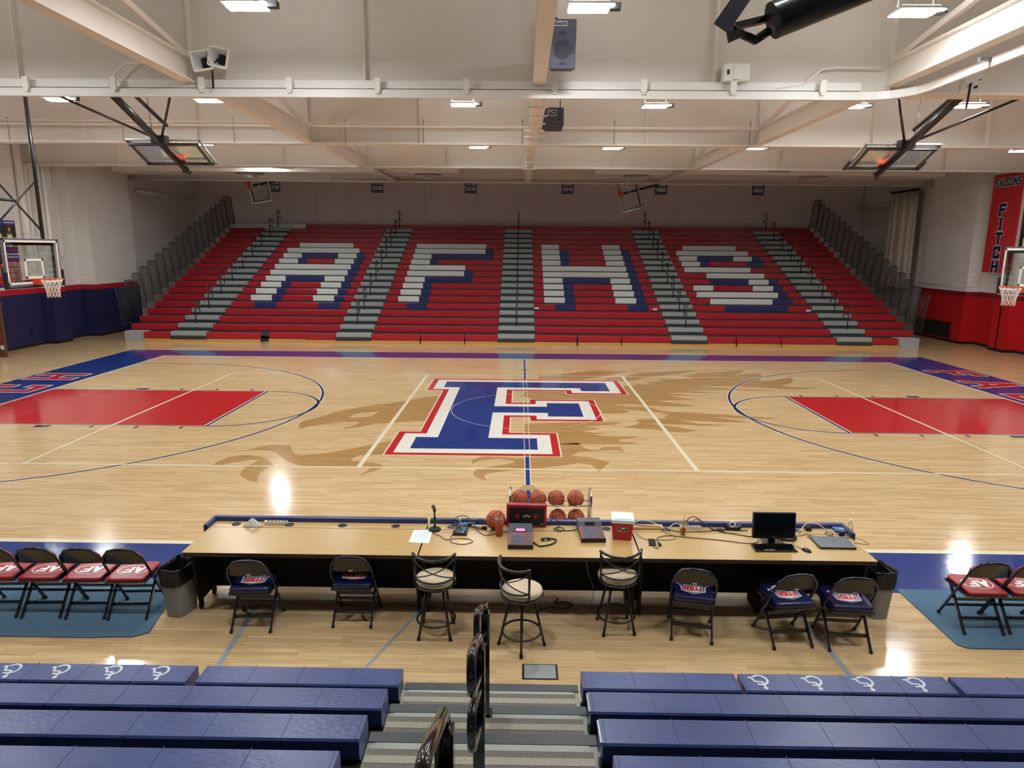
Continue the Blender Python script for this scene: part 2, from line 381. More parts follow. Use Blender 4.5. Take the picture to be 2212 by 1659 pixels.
# ------------------------------------------------------------------ floor with its painted court
FLM = ['maple', 'maple_stain', 'court_white', 'court_cream', 'court_blue', 'court_red', 'court_navy', 'tape_grey', 'brass_plate']
W_, ST, WH, CR, BL, RD, NV, TG, BR = range(9)
fl = G()
fl.box(-20, -18, -0.2, 20, 25, 0, W_)
head=[(-4.94,-1.8),(-5.0,-1.61),(-5.02,-1.41),(-4.97,-1.21),(-4.66,-0.84),(-4.61,-0.66),(-4.54,-0.47),(-4.32,-0.19),(-4.05,0.09),(-3.31,0.62),(-2.91,0.99),(-2.6,1.32),(-2.2,1.45),(-2.0,1.6),(-2.0,-0.9),(-2.25,-1.16),(-2.98,-1.36),(-3.34,-1.5),(-3.62,-1.74),(-3.86,-1.9),(-4.02,-1.9),(-3.78,-1.68),(-3.71,-1.39),(-3.87,-1.31),(-4.07,-1.34),(-4.31,-1.45),(-4.72,-1.76),(-4.85,-1.98)]
eye=[(-4.06,-0.97),(-4.03,-0.67),(-3.83,-0.44),(-3.48,-0.33),(-3.59,-0.82),(-3.81,-0.91)]
low=[(-5.62,-3.76),(-5.37,-3.52),(-5.17,-3.23),(-4.99,-3.18),(-4.7,-3.2),(-4.62,-3.25),(-4.52,-3.54),(-4.38,-3.74),(-4.21,-3.81),(-3.95,-3.75),(-3.59,-3.54),(-3.24,-3.23),(-2.75,-2.81),(-2.2,-2.3),(-2.2,-3.5),(-2.72,-3.73),(-3.17,-3.8),(-3.23,-3.97),(-3.23,-4.14),(-3.02,-4.18),(-2.76,-4.24),(-2.63,-4.33),(-2.56,-4.46),(-2.63,-4.65),(-2.87,-4.92),(-2.81,-4.66),(-2.79,-4.54),(-2.95,-4.48),(-3.89,-4.48),(-4.13,-4.41),(-4.37,-4.22),(-4.57,-3.96),(-4.74,-3.72),(-4.92,-3.59),(-5.12,-3.55),(-5.32,-3.57)]
claw=[(-5.63,-4.52),(-5.62,-4.27),(-5.55,-4.03),(-5.39,-3.89),(-5.2,-3.86),(-4.93,-3.98),(-4.74,-4.13),(-4.54,-4.43),(-4.59,-4.63),(-4.61,-4.87),(-4.56,-5.14),(-4.49,-5.33),(-4.69,-5.24),(-4.84,-5.1),(-4.94,-4.93),(-4.98,-4.74),(-4.98,-4.5),(-4.91,-4.15),(-5.06,-4.14),(-5.3,-4.31),(-5.51,-4.52)]
tail=[(-1.01,-4.26),(-1.02,-4.05),(-0.97,-3.93),(-0.83,-3.77),(-0.48,-3.79),(-0.19,-3.86),(0.11,-3.81),(0.53,-3.72),(0.59,-2.93),(1.03,-2.8),(1.13,-3.13),(1.24,-3.28),(1.44,-3.27),(1.42,-3.17),(1.54,-3.08),(1.84,-3.05),(1.89,-3.36),(1.73,-3.27),(1.35,-3.33),(0.99,-3.45),(0.84,-3.66),(1.16,-3.75),(1.36,-3.91),(1.51,-4.05),(1.37,-4.35),(1.24,-4.62),(1.23,-4.45),(1.16,-4.22),(0.93,-4.12),(0.68,-4.24),(0.42,-4.36),(0.31,-4.41),(-0.04,-4.51),(-0.46,-4.64),(-0.64,-4.73),(-0.73,-4.82),(-0.75,-4.94),(-0.68,-5.14),(-0.86,-4.99),(-0.93,-4.87),(-0.95,-4.74),(-0.89,-4.52),(-0.75,-4.43),(-0.47,-4.28),(-0.26,-4.16),(-0.22,-4.02),(-0.54,-3.91),(-0.87,-4.02)]
topa=[(0.43,4.6),(1.26,4.86),(2.11,5.46),(2.75,5.46),(3.33,5.41),(3.06,5.12),(2.51,4.6),(1.97,4.11),(1.69,3.9),(0.63,3.74),(0.41,3.83)]
topb=[(2.34,3.74),(2.4,4.08),(2.57,4.35),(3.08,4.58),(3.67,5.15),(4.31,5.41),(3.92,5.2),(4.65,5.54),(6.38,5.84),(5.5,5.59),(4.51,4.87),(3.95,4.56),(3.95,4.58),(3.5,4.19),(3.06,3.77),(2.78,3.68)]
body=[(2.37,2.81),(2.9,2.91),(2.79,3.06),(3.21,3.17),(3.18,3.31),(3.75,3.32),(3.5,3.56),(4.17,3.85),(3.93,4.07),(5.13,4.24),(4.88,4.68),(5.32,4.99),(5.46,5.21),(6.41,5.57),(7.19,5.95),(7.01,5.52),(6.53,4.91),(7.48,5.4),(7.39,4.82),(7.04,4.05),(7.32,4.0),(7.86,4.43),(8.24,4.76),(8.1,4.17),(7.83,3.71),(7.42,3.34),(7.59,3.08),(8.54,3.13),(7.97,2.86),(7.37,2.83),(6.39,3.08),(4.93,3.15),(5.84,2.81),(7.08,2.56),(6.23,2.58),(4.61,2.85),(5.09,2.66),(5.98,2.54),(4.39,2.51),(4.88,2.31),(5.49,2.2),(3.82,2.15),(4.34,1.96),(5.24,1.82),(3.87,1.78),(4.12,1.53),(4.52,1.28),(4.06,1.25),(3.41,1.15),(3.77,0.92),(4.25,0.64),(3.89,0.51),(3.07,0.61),(2.74,0.71),(2.18,0.68),(2.55,0.49),(3.03,0.38),(3.05,0.47),(3.32,-0.0),(4.14,-0.14),(4.88,-0.31),(6.01,-0.61),(5.36,-0.65),(4.36,-0.54),(4.75,-0.76),(5.12,-1.01),(4.48,-1.0),(3.53,-0.87),(3.88,-1.14),(4.55,-1.29),(3.83,-1.32),(2.78,-1.18),(3.24,-1.46),(3.75,-1.76),(3.32,-1.94),(2.65,-1.69),(2.48,-1.69),(2.11,-1.55),(2.4,-1.35),(2.58,-1.11),(2.51,-0.86),(3.25,-0.69),(3.24,-0.51),(3.4,-0.35),(3.2,-0.14),(2.6,0.06),(2.2,0.24),(2.54,-0.04),(2.28,-0.27),(1.77,-0.3),(1.78,0.59),(1.2,1.29),(0.37,1.1),(-0.11,1.53),(0.06,2.35),(1.09,2.24)]
mid=[(-0.04,-1.34),(1.71,-1.04),(2.21,-1.16),(1.84,-1.37),(1.24,-1.52),(1.64,-1.65),(1.46,-1.78),(1.22,-1.88),(1.42,-2.02),(1.75,-2.05),(1.39,-2.17),(1.72,-2.3),(2.37,-2.29),(2.09,-2.47),(1.92,-2.5),(1.87,-2.67),(2.06,-2.68),(2.24,-2.74),(2.09,-2.87),(0.58,-2.93),(0.55,-2.1),(-0.05,-2.03)]

z1, z2, z3, z4, z5, z6 = 0.0006, 0.0012, 0.0018, 0.0024, 0.0030, 0.0036
for p in (head, low, claw, tail, topa, topb, body, mid): fl.flat(p, z1, ST)
fl.flat(eye, z2, W_)
# blue surround with white inner line
def rect(x0, y0, x1, y1, z, mi): fl.flat([(x0, y0), (x1, y0), (x1, y1), (x0, y1)], z, mi)
OX, OY1, OY0 = 14.75, 9.02, -8.77
rect(-OX, 7.7, OX, OY1, z2, BL); rect(-OX, OY0, OX, -7.7, z2, BL); rect(-OX, -7.7, -12.87, 7.7, z2, BL); rect(12.87, -7.7, OX, 7.7, z2, BL)
rect(-12.87, 7.62, 12.87, 7.7, z3, WH); rect(-12.87, -7.72, 12.87, -7.62, z3, CR); rect(-12.87, -7.62, -12.8, 7.62, z3, WH); rect(12.8, -7.62, 12.87, 7.62, z3, WH)
for (x0, y0, x1, y1) in ((-OX - .03, OY1, OX + .03, OY1 + .03), (-OX - .03, OY0, -OX, OY1), (OX, OY0, OX + .03, OY1)): rect(x0, y0, x1, y1, z2, WH)
# free throw lanes, arcs
for s in (-1, 1):
    X = lambda x: s * x
    fl.flat([(X(6.98), -1.83), (X(12.8), -1.83), (X(12.8), 1.83), (X(6.98), 1.83)], z3, RD)
    for yy in (-1.83, 1.83):
        fl.seg((X(6.9), yy), (X(12.8), yy), 0.07, z4, WH); fl.seg((X(6.9), yy), (X(12.8), yy), 0.04, z5, NV)
    fl.seg((X(6.96), -1.85), (X(6.96), 1.85), 0.11, z5, WH); fl.seg((X(6.95), -1.85), (X(6.95), 1.85), 0.06, z6, NV)
    a0, a1 = (-pi / 2, pi / 2) if s < 0 else (pi / 2, 1.5 * pi)
    pa = arc(X(6.96), 0, 1.83, a0, a1, 48)
    fl.strip(pa, 0.095, z2, WH); fl.strip(pa, 0.06, z4, FLM.index('court_navy'))
    tp = [(X(12.8), -6.02)] + arc(X(11.2), 0, 6.02, a0, a1, 96) + [(X(12.8), 6.02)]
    if s > 0: tp = [(X(12.8), 6.02)] + arc(X(11.2), 0, 6.02, a0, a1, 96) + [(X(12.8), -6.02)]
    fl.strip(tp, 0.095, z2 + .0003, WH); fl.strip(tp, 0.06, z4 + .0003, NV)
    for t in (-1, 1):
        ya, yb = t * 1.9, t * 2.05
        fl.flat([(X(10.28), ya), (X(10.6), ya), (X(10.6), yb), (X(10.28), yb)], z4, NV)
        for xx in (9.37, 8.4, 7.43): fl.seg((X(xx), ya), (X(xx), yb), 0.06, z4, NV)
# volleyball lines
for yy in (-4.5, 4.5):
    fl.seg((-9.03, yy), (9.03, yy), 0.05, z5, CR)
    for s in (-1, 1): fl.seg((s * 9.3, yy), (s * 9.5, yy), 0.05, z5, CR)
    for s in (-1, 1): fl.seg((s * 11.0, yy), (s * 11.3, yy), 0.05, z5, CR)
for xx in (-9, 9): fl.seg((xx, -4.5), (xx, 4.5), 0.06, z6 + .0006, CR)
for xx in (-3, 3): fl.seg((xx, -4.5), (xx, 4.5), 0.085, z5 + .0003, CR)
# half court line, centre circle
for (a, b) in ((-7.62, -3.78), (3.88, 7.62)):
    fl.seg((0, a), (0, b), 0.105, z2 + .0003, WH); fl.seg((0, a), (0, b), 0.075, z3 + .0003, BL)
for xx in (-.05, .05): fl.seg((xx, -3.78), (xx, 3.88), 0.012, z6 + .0004, CR)
# the big F
FO = [(-2.7, 3.85), (2.75, 3.85), (2.75, 1.85), (1.12, 1.85), (1.12, 2.23), (-.36, 2.23), (-.36, .75), (.11, .75), (.11, 1.15), (1.76, 1.15), (1.76, -1.07), (.1, -1.07), (.1, -.73), (-.37, -.73),
      (-.37, -2.1), (.63, -2.1), (.63, -3.74), (-2.7, -3.74), (-2.7, -2.09), (-2.25, -2.09), (-2.25, 2.19), (-2.7, 2.19)]
def inset(P, d):
    n = len(P); out = []
    ar = sum(P[i - 1][0] * P[i][1] - P[i][0] * P[i - 1][1] for i in range(n)); sg = 1 if ar > 0 else -1
    for i in range(n):
        a, b, c = P[i - 1], P[i], P[(i + 1) % n]
        e1 = (b[0] - a[0], b[1] - a[1]); e2 = (c[0] - b[0], c[1] - b[1])
        l1 = hypot(*e1); l2 = hypot(*e2)
        n1 = (-e1[1] / l1 * sg * d, e1[0] / l1 * sg * d); n2 = (-e2[1] / l2 * sg * d, e2[0] / l2 * sg * d)
        out.append((b[0] + n1[0] + n2[0], b[1] + n1[1] + n2[1]))
    return out
fl.flat(inset(FO, -.03), z3, CR); fl.flat(FO, z4, RD); fl.flat(inset(FO, .145), z5, WH); fl.flat(inset(FO, .42), z6, BL)
fl.strip(arc(0, 0, 1.8, 0, 2 * pi, 72)[:-1], 0.014, z6 + .0005, CR, closed=True)
for yy in (-5.45, 5.45): fl.flat(arc(0, yy, 0.13, 0, 2 * pi, 24)[:-1], z6, BR)
# end-line words: FITCH on the left, FALCONS on the right
for word, Mx, n, px, lw in (('FITCH', Matrix.Translation((-13.2, -3.95, 0)) @ Matrix.Rotation(pi / 2, 4, 'Z'), 5, 7.6, 1.15), ('FALCONS', Matrix.Translation((13.15, 6.15, 0)) @ Matrix.Rotation(-pi / 2, 4, 'Z'), 7, 7.9, 1.15)):
    letters(fl, word, Mx, 1.4, WH, lw, 0.22, z3, px, True, 1.0); letters(fl, word, Mx, 1.4, RD, lw, 0.0, z4, px, True, 1.0)
# grey tape lines in front of the near stand
fl.seg((-3.0, -8.9), (-2.92, -10.6), 0.06, z4, TG); fl.seg((-1.1, -9.0), (-1.62, -10.5), 0.035, z4, TG); fl.seg((2.85, -9.0), (2.93, -10.6), 0.06, z4, TG)
for (a, b) in (((-8.2, 9.6), (-7.2, 11.0)), ((1.8, 9.9), (1.9, 11.0)), ((3.0, 9.9), (2.7, 11.0)), ((6.9, 9.9), (6.6, 11.0))): fl.seg(a, b, 0.05, z4, TG)
structure(fl.build('floor', FLM))

# ------------------------------------------------------------------ walls
XL, XR, YB = -18.95, 19.15, 23.8
def wall(name, s, xm, xp, xb, padmat, stripe, ymain0):
    """side wall running along y: main face at xm, pilaster face at xp (10.4..11.2), block face at xb (12.9..16.1)"""
    g = G()
    prof = [(-18, xm), (10.4, xm), (10.4, xp), (11.2, xp), (11.2, xm), (12.9, xm), (12.9, xb), (16.1, xb), (16.1, xm), (16.6, xm), (16.6, xm - s * .2), (17.4, xm - s * .2), (17.4, xm), (YB, xm)]
    out = xm + s * 0.3
    def band(z0, z1, off, mi, y1=None, base=None):
        for (ya, xa), (yb, xb_) in zip(prof, prof[1:]):
            if y1 is not None and ya >= y1: break
            xa2 = xa - s * off; xb2 = xb_ - s * off
            if abs(ya - yb) < 1e-6:
                yo = ya - off if (xb_ - xa) * s < 0 else ya + off
                q = [(xa2 + (s * off if 0 else 0), yo), (xb2, yo)]
                g.add([(xa2, yo, z0), (xb2, yo, z0), (xb2, yo, z1), (xa2, yo, z1)], [(0, 1, 2, 3)], mi)
                g.add([(xa2, yo, z1), (xb2, yo, z1), (xb2, ya, z1), (xa2, ya, z1)], [(0, 1, 2, 3)], mi)
            else:
                ya2, yb2 = ya, yb
                g.add([(xa2, ya2 - off, z0), (xb2, yb2 + off, z0), (xb2, yb2 + off, z1), (xa2, ya2 - off, z1)], [(0, 1, 2, 3)], mi)
                g.add([(xa2, ya2 - off, z1), (xb2, yb2 + off, z1), (out, yb2 + off, z1), (out, ya2 - off, z1)], [(0, 1, 2, 3)], mi)
    band(0, 8.6, 0, 0)
    band(0.0, 2.0, 0.05, 1, 16.6); band(2.0, 2.2, 0.015, 2, 16.6); band(0, 0.11, 0.06, 3, 16.6)
    g.box(min(xm + s * .25, xm + s * .4), -18, -.1, max(xm + s * .25, xm + s * .4), YB, 8.6, 0)
    return structure(g.build(name, ['white_block', padmat, stripe, 'black_base']))
wall('wall_left', -1, XL, -18.5, -18.28, 'navy_pad', 'red_stripe', 0)
wr = wall('wall_right', 1, XR, 18.72, 18.56, 'red_pad', 'dark_red', 0)
g = G()
g.box(-19.3, YB, 0, 19.5, YB + .2, 8.6, 0)
for k in range(-3, 4):
    xc = 0.2 + 6.2 * k
    g.box(xc - .3, YB - .09, 0, xc + .3, YB, 8.6, 0)
structure(g.build('wall_back', 'mauve_wall'))
g = G(); g.box(-19.3, -18.2, 0, 19.5, -18, 8.6, 0); structure(g.build('wall_front', 'dark_wall'))
g = G()
g.box(-19.4, -18.2, 8.5, 19.6, YB + .2, 8.7, 0)
for k in range(-6, 7): g.box(0.13 + 3.05 * k - .06, -18, 8.05, 0.13 + 3.05 * k + .06, YB, 8.5, 0)
structure(g.build('ceiling', 'ceiling_white'))
# dark seams between the wall pads (right wall) and the vent opening
g = G()
for y in (8.3, 9.6, 11.75): g.box(XR - .075, y - .02, 0.1, XR - .045, y + .02, 2.0, 0)
g.box(18.72 - .075, 10.79, .1, 18.72 - .045, 10.83, 2.0, 0)
structure(g.build('trim_1', 'black_base'))

# ------------------------------------------------------------------ roof steel
GY = [-9.8, -3.2, 3.4, 10.25, 16.85]; GZ = [6.5, 6.5, 6.58, 6.74, 6.88]
GN = ['', 'with the curtain track below it', 'with sprinkler pipes in front of it', 'third from the front', 'farthest, cutting across the wall signs']
for i, (y, z) in enumerate(zip(GY, GZ)):
    if i == 0: continue
    t = thing('roof_girder', 'deep cream steel girder across the hall, ' + GN[i], 'girder', (0.1, y, z), 0, 'roof girders')
    g = G(); g.box(-18.94, -.012, .04, 18.94, .012, 1.56, 0); g.build('web', 'girder_web', t)
    g = G(); g.box(-18.94, -.17, 0, 18.94, .17, .045, 0); g.build('bottom_flange', 'girder_white', t)
    for k in range(-6, 7):
        g = G(); g.box(.03 + 3.05 * k - .012, -.15, .045, .03 + 3.05 * k + .012, .15, 1.56, 0); g.build('stiffener', 'girder_white', t)
LBN = {0: 'down the middle of the hall', -1: 'left of the middle', 1: 'right of the middle'}
for b in (-1, 0, 1):
    x = .13 + 6.1 * b
    for i in range(4):
        y0, y1 = GY[i] + .18, GY[i + 1] - .18
        z = [6.62, 6.62, 6.7, 6.8][i]
        where = ['in the nearest bay', 'in the second bay', 'in the third bay', 'in the farthest bay'][i]
        t = thing('roof_beam', 'cream steel beam running front to back %s, %s' % (LBN[b], where), 'beam', (x, y0, z), 0, 'roof beams')
        L = y1 - y0
        g = G(); g.box(-.11, 0, 0, .11, L, .03, 0); g.box(-.01, 0, .03, .01, L, .38, 0); g.box(-.11, 0, .38, .11, L, .4, 0); g.build('beam', 'girder_white', t)
        if b != 0:
            g = G(); g.bar((0, L, .42), (0, .1, 1.35), .08, .1, 0); g.build('brace', 'girder_white', t)
        else:
            if i == 1 or i == 2 or i == 3:
                for k in range(7):
                    g = G(); yy = L * (k + .6) / 7; g.box(-.24, yy - .02, -.03, .24, yy + .02, 0, 0); g.build('cross_bracket', 'girder_white', t)
# sprinkler pipes hung in front of the second girder
t = thing('sprinkler_pipe', 'pair of thin white sprinkler pipes on hangers across the second bay', 'pipe', (0, 3.05, 7.05), 0)
g = G(); g.tube([(-18.9, 0, .09), (-3.0, 0, .02)], .022, 8); g.build('upper_pipe', 'pipe_white', t)
g = G(); g.tube([(-18.9, -.05, -.03), (6.1, -.05, -.06), (6.1, -.05, 1.2)], .03, 8); g.build('lower_pipe', 'pipe_white', t)
for k, x in enumerate((-17, -14, -10.9, -7.9, -4.9, -2.8, -.15, 2.3, 5.9)):
    g = G(); g.tube([(x, .02, -.47), (x, .02, .14)], .012, 6); g.build('hanger', 'grey_metal', t)
t = thing('conduit', 'thin white conduit pipe along the underside of the third girder', 'pipe', (0, 10.0, 6.78), 0)
g = G(); g.tube([(-18.5, 0, 0), (18.9, 0, -.05)], .025, 8)
for x in range(-16, 18, 4): g.box(x - .03, -.03, -.04, x + .03, .03, .04)
g.build('pipe', 'pipe_white', t)
t = thing('conduit', 'thin pale conduit along the farthest girder above the wall signs', 'pipe', (0, 16.6, 6.85), 0)
g = G(); g.tube([(-18.5, 0, 0), (18.9, 0, -.04)], .03, 8); g.build('pipe', 'pipe_white', t)
# pipe bent round the middle beam of the second bay
t = thing('bent_pipe', 'white pipe curving beside the small hanging speaker', 'pipe', (.3, -2.6, 6.75), 0)
g = G(); g.tube([(0, 5.4, .05), (0, 2.5, .05), (.02, 1.0, .05), (.12, .55, .06), (.35, .25, .06), (.8, .1, .06), (5.5, .0, .06)], .035, 8); g.build('pipe', 'pipe_white', t)

# curtain track under the near girder
t = thing('curtain_track', 'white divider curtain track with clamps, curving toward the viewer at right', 'curtain track', (0, -3.45, 6.42), 0)
pts = [(-18.7, 0, 0), (5.7, 0, 0)] + [(5.7 + .75 * sin(a), -.75 + .75 * cos(a), 0) for a in (.3, .6, .9, 1.2, pi / 2)] + [(6.45, -4.2, 0), (6.35, -6.5, 0)]
g = G()
for a, b in zip(pts, pts[1:]): g.bar((a[0], a[1], .03), (b[0], b[1], .03), .08, .13)
g.build('rail', 'white_paint', t)
g = G()
for a, b in zip(pts, pts[1:]): g.bar((a[0], a[1] + .11, .2), (b[0], b[1] + .11, .2), .10, .13) if a[0] < 5.6 else None
g.build('upper_rail', 'white_paint', t)
for k in range(17):
    x = -14.9 + 1.53 * k
    if x > 6: break
    g = G(); g.box(x - .03, -.09, .03, x + .03, .2, .07); g.box(x - .05, -.10, .07, x + .05, -.05, .27); g.build('clamp', 'pipe_white', t)
g = G()
for y in (-2.2, -4.4, -6.3): g.box(6.25, y - .03, .04, 6.65, y + .03, .09)
g.build('cross_hanger', 'grey_metal', t)
t = thing('conduit_loop', 'thin white conduit bridging over the girder beside the left horn speakers', 'pipe', (-7.3, -3.38, 6.62), 0)
g = G(); g.tube([(-.15, 0, -.1), (-.05, 0, .1), (.2, 0, .32), (.5, 0, .34), (1.85, 0, .33)], .018, 6); g.build('pipe', 'pipe_white', t)
t = thing('conduit_loop', 'thin white conduit stepping up over the girder near the right beam', 'pipe', (4.55, -3.38, 6.6), 0)
g = G(); g.tube([(-.3, 0, -.02), (.15, 0, .05), (.45, 0, .3), (.7, 0, .33), (1.5, 0, .33)], .018, 6); g.build('pipe', 'pipe_white', t)

# ------------------------------------------------------------------ LED high bay lights
def make_light(label):
    t = thing('ceiling_light', label, 'ceiling light', (0, 0, 0), 0, 'LED ceiling lights')
    g = G(); g.box(-.28, -.16, 0.012, .28, .20, .05); g.build('housing', 'white_plastic', t)
    g = G(); g.box(-.27, .02, 0, .27, .20, .012); g.build('led_panel', 'led', t)
    g = G(); g.box(-.18, -.155, 0, .34, -.07, .012); g.build('led_panel', 'led', t)
    g = G(); g.box(.29, .0, .0, .44, .12, .08); g.build('driver_box', 'black_plastic', t)
    g = G(); g.box(-.26, -.14, .05, .26, .18, .058); g.build('fill_light_panel', 'fill_light', t)  # added upward glow that brightens ceiling and girders, no known fixture part
    for x in (-.24, .24):
        g = G(); g.tube([(x, .02, .05), (x, .02, 1.44)], .005, 5); g.build('hanger_wire', 'grey_metal', t)
    return t
R1 = [(-3.98, -5.88, 'left of the big hanging speaker, at the top edge'), (.74, -5.85, 'beside the big hanging speaker'), (5.25, -5.72, 'near the black folded mast at the top right')]
R2 = [(-10.7, .2), (-7.3, .25), (-1.53, .55), (2.9, .6), (7.38, .5), (9.95, .4)]
R3 = [(-14.3, 5.4, 6.88), (-9.95, 5.6, 6.88), (-6.42, 6.4), (-1.6, 7.2), (2.78, 7.25), (7.4, 7.05), (15.4, 6.3, 6.92)]
R4 = [(-10.97, 12.9)]
ORD = ['first', 'second', 'third', 'fourth', 'fifth', 'sixth', 'seventh']
l0 = None
allL = [(x, y, 7.06, 'white LED ceiling light ' + w) for x, y, w in R1]
allL += [(x, y, 7.06, 'white LED ceiling light between the first two girders, %s from the left' % ORD[i]) for i, (x, y) in enumerate(R2)]
allL += [(q[0], q[1], q[2] if len(q) > 2 else 7.06, 'small far LED ceiling light past the second girder, %s from the left' % ORD[i]) for i, q in enumerate(R3)]
allL += [(x, y, 7.14, 'LED ceiling light hidden behind the third girder at left') for i, (x, y) in enumerate(R4)]
allL += [(x, y, 7.06, 'LED ceiling light outside the photo, %s' % w) for x, y, w in ((-9.2, -6, 'front row left'), (10.2, -6, 'front row right'), (-16.0, -5, 'front row far left, added to wash the wall'), (16.2, -5, 'front row far right, added to wash the wall'), (-16.2, .8, 'second row far left, added to wash the wall'), (16.4, .8, 'second row far right, added to wash the wall'), (-6.2, -11.5, 'rear row left'), (-1.6, -11.5, 'rear row left of the middle'), (2.9, -11.5, 'rear row right of the middle'), (7.4, -11.5, 'rear row right'))]  # far left and far right ones are unseen, added to brighten the side walls
for i, (x, y, z, L) in enumerate(allL):
    if l0 is None:
        l0 = make_light(L); l0.location = (x, y, z)
    else: dup(l0, (x, y, z), 0, L)

# ------------------------------------------------------------------ things on the steel
def big_speaker():
    t = thing('loudspeaker', 'large dark loudspeaker cabinet hanging on a chain beside the middle beam', 'loudspeaker', (.475, -4.3, 6.66), 0)
    R = Matrix.Rotation(radians(8), 4, 'X')
    g = G(); g.T = R; g.prism([(-.21, -.0), (-.17, .34), (.17, .34), (.21, 0)], 0, .72); g.build('cabinet', 'speaker_grey', t, bevel=.012)
    g = G(); g.T = R; g.add([(.14 * cos(a * pi / 12), -.012, .28 + .14 * sin(a * pi / 12)) for a in range(24)], [tuple(range(24))]); g.build('woofer', 'speaker_dark', t)
    for z in (.06, .5):
        g = G(); g.T = R; g.add([(-.07, -.008, z), (.07, -.008, z), (.04, -.008, z + .05), (-.04, -.008, z + .05)], [(0, 1, 2, 3)]); g.build('horn', 'speaker_dark', t)
    g = G(); g.T = R; g.box(.14, -.01, .22, .18, .0, .36); g.build('port', 'speaker_dark', t)
    g = G(); g.T = R
    for (a, b, c, d) in ((-.16, .62, .06, .63), (-.16, .68, .06, .69), (-.16, .62, -.15, .69), (.05, .62, .06, .69)): g.box(a, -.006, b, c, 0, d)
    g.tube([(-.12, -.006, .64), (-.09, -.006, .67), (.02, -.006, .655)], .006, 5); g.build('badge', 'grey_metal', t)
    g = G(); g.tube([(0, .15, .72), (-.2, .1, .86), (-.3, .1, .92)], .012, 6); g.build('chain', 'black_metal', t)
    return t
big_speaker()
t = thing('loudspeaker', 'small dark loudspeaker seen from below beside the second bay middle beam', 'loudspeaker', (.6, 2.2, 6.92), 0)
g = G(); g.T = Matrix.Rotation(radians(-14), 4, 'X'); g.prism([(-.3, 0), (-.26, .4), (.26, .4), (.3, 0)], 0, .46); g.build('cabinet', 'speaker_grey', t, bevel=.012)
g = G(); g.T = Matrix.Rotation(radians(-14), 4, 'X')
for (a, b, c, d) in ((-.12, .24, .12, .25), (-.12, .38, .12, .39), (-.12, .24, -.11, .39), (.11, .24, .12, .39)): g.box(a, -.008, b, c, 0, d)
g.tube([(-.08, -.006, .28), (-.06, -.006, .36), (.0, -.006, .33), (.07, -.006, .3)], .008, 5); g.build('badge', 'white_plastic', t)
g = G(); g.tube([(.2, 0, .1), (.2, .05, .6), (.2, .1, 1.1)], .012, 6); g.build('chain', 'black_metal', t)
# twin paging horns
def horns(label, loc, rz, back):
    t = thing('horn_speaker', label, 'horn speaker', loc, rz)
    for k, (x, tilt) in enumerate(((-.13, -.18), (.15, .2))):
        g = G(); g.T = Matrix.Translation((x, 0, .22 + .06 * k)) @ Matrix.Rotation(tilt, 4, 'Y')
        o, i2, d = .15, .055, .24
        A = [(-o, 0, -o), (o, 0, -o), (o, 0, o), (-o, 0, o)]; B = [(-i2, d, -i2), (i2, d, -i2), (i2, d, i2), (-i2, d, i2)]
        g.add(A + B, [(0, 1, 5, 4), (1, 2, 6, 5), (2, 3, 7, 6), (3, 0, 4, 7), (4, 5, 6, 7)], 0)
        for a, b in ((0, 1), (1, 2), (2, 3), (3, 0)): g.bar(A[a], A[b], .03, .03, 0)
        g.build('horn', 'white_plastic', t)
        g = G(); g.T = Matrix.Translation((x, 0, .22 + .06 * k)) @ Matrix.Rotation(tilt, 4, 'Y'); g.box(-.04, .15, -.08, .04, .235, .08); g.build('throat', 'black_matte', t)
    g = G(); g.tube([(.0, .1, -.2), (.0, .12, .2), (.1, .2, .3)], .02, 6); g.build('mount', 'black_metal', t)
horns('pair of white horn speakers on the near girder, left of the middle', (-5.45, -3.75, 6.68), .1, 0)
horns('pair of white horn speakers seen edge on at the right end of the near girder', (7.15, -3.85, 6.38), -2.0, 1)
t = thing('wall_box', 'white metal box with a small door on the near girder', 'electrical box', (3.5, -3.55, 6.67), 0)
g = G(); g.box(-.22, 0, 0, .22, .2, .28); g.build('case', 'white_paint', t, bevel=.01)
g = G(); g.box(-.06, -.012, .02, .2, 0, .26); g.build('door', 'white_plastic', t)
g = G(); g.box(-.17, -.01, .1, -.13, 0, .18); g.build('switch', 'black_plastic', t)
# ducts with round diffusers and grilles between the two farthest girders
for (x0, x1, w) in ((-17.5, -2.8, 'left'), (2.9, 17.5, 'right')):
    t = thing('air_duct', 'flat cream air duct under the roof in the %s half of the far bay' % w, 'air duct', ((x0 + x1) / 2, 14.3, 6.93), 0, 'far bay air ducts')
    L = (x1 - x0) / 2
    g = G(); g.box(-L, -.7, 0, L, .7, .42); g.build('duct', 'ceiling_white', t, bevel=.02)
    for xx in ((-10.2,) if w == 'left' else (10.6,)):
        g = G(); xl = xx - (x0 + x1) / 2
        g.box(xl - .5, -.72, .1, xl + .5, -.7, .3, 0)
        for k in range(12): g.box(xl - .45 + .075 * k, -.735, .12, xl - .41 + .075 * k, -.72, .28, 1)
        g.build('vent_grille', ['white_paint', 'grille_dark'], t)
    for xx in ((-11.9, -4.2) if w == 'left' else (4.75, 12.3)):
        g = G(); xl = xx - (x0 + x1) / 2
        g.cyl((xl, 0, -.012), (xl, 0, 0.002), .56, 28, 1)
        for k, (r, zz) in enumerate(((.5, -.0), (.42, -.04), (.33, -.08), (.24, -.12), (.15, -.15))):
            g.lathe([(r * .7, zz - .02), (r, zz - .035), (r, zz - .02), (r * .7, zz)], 28, (xl, 0, 0), 0)
        g.cyl((xl, 0, -.17), (xl, 0, -.01), .06, 16); g.build('round_diffuser', ['white_paint', 'grille_dark'], t)
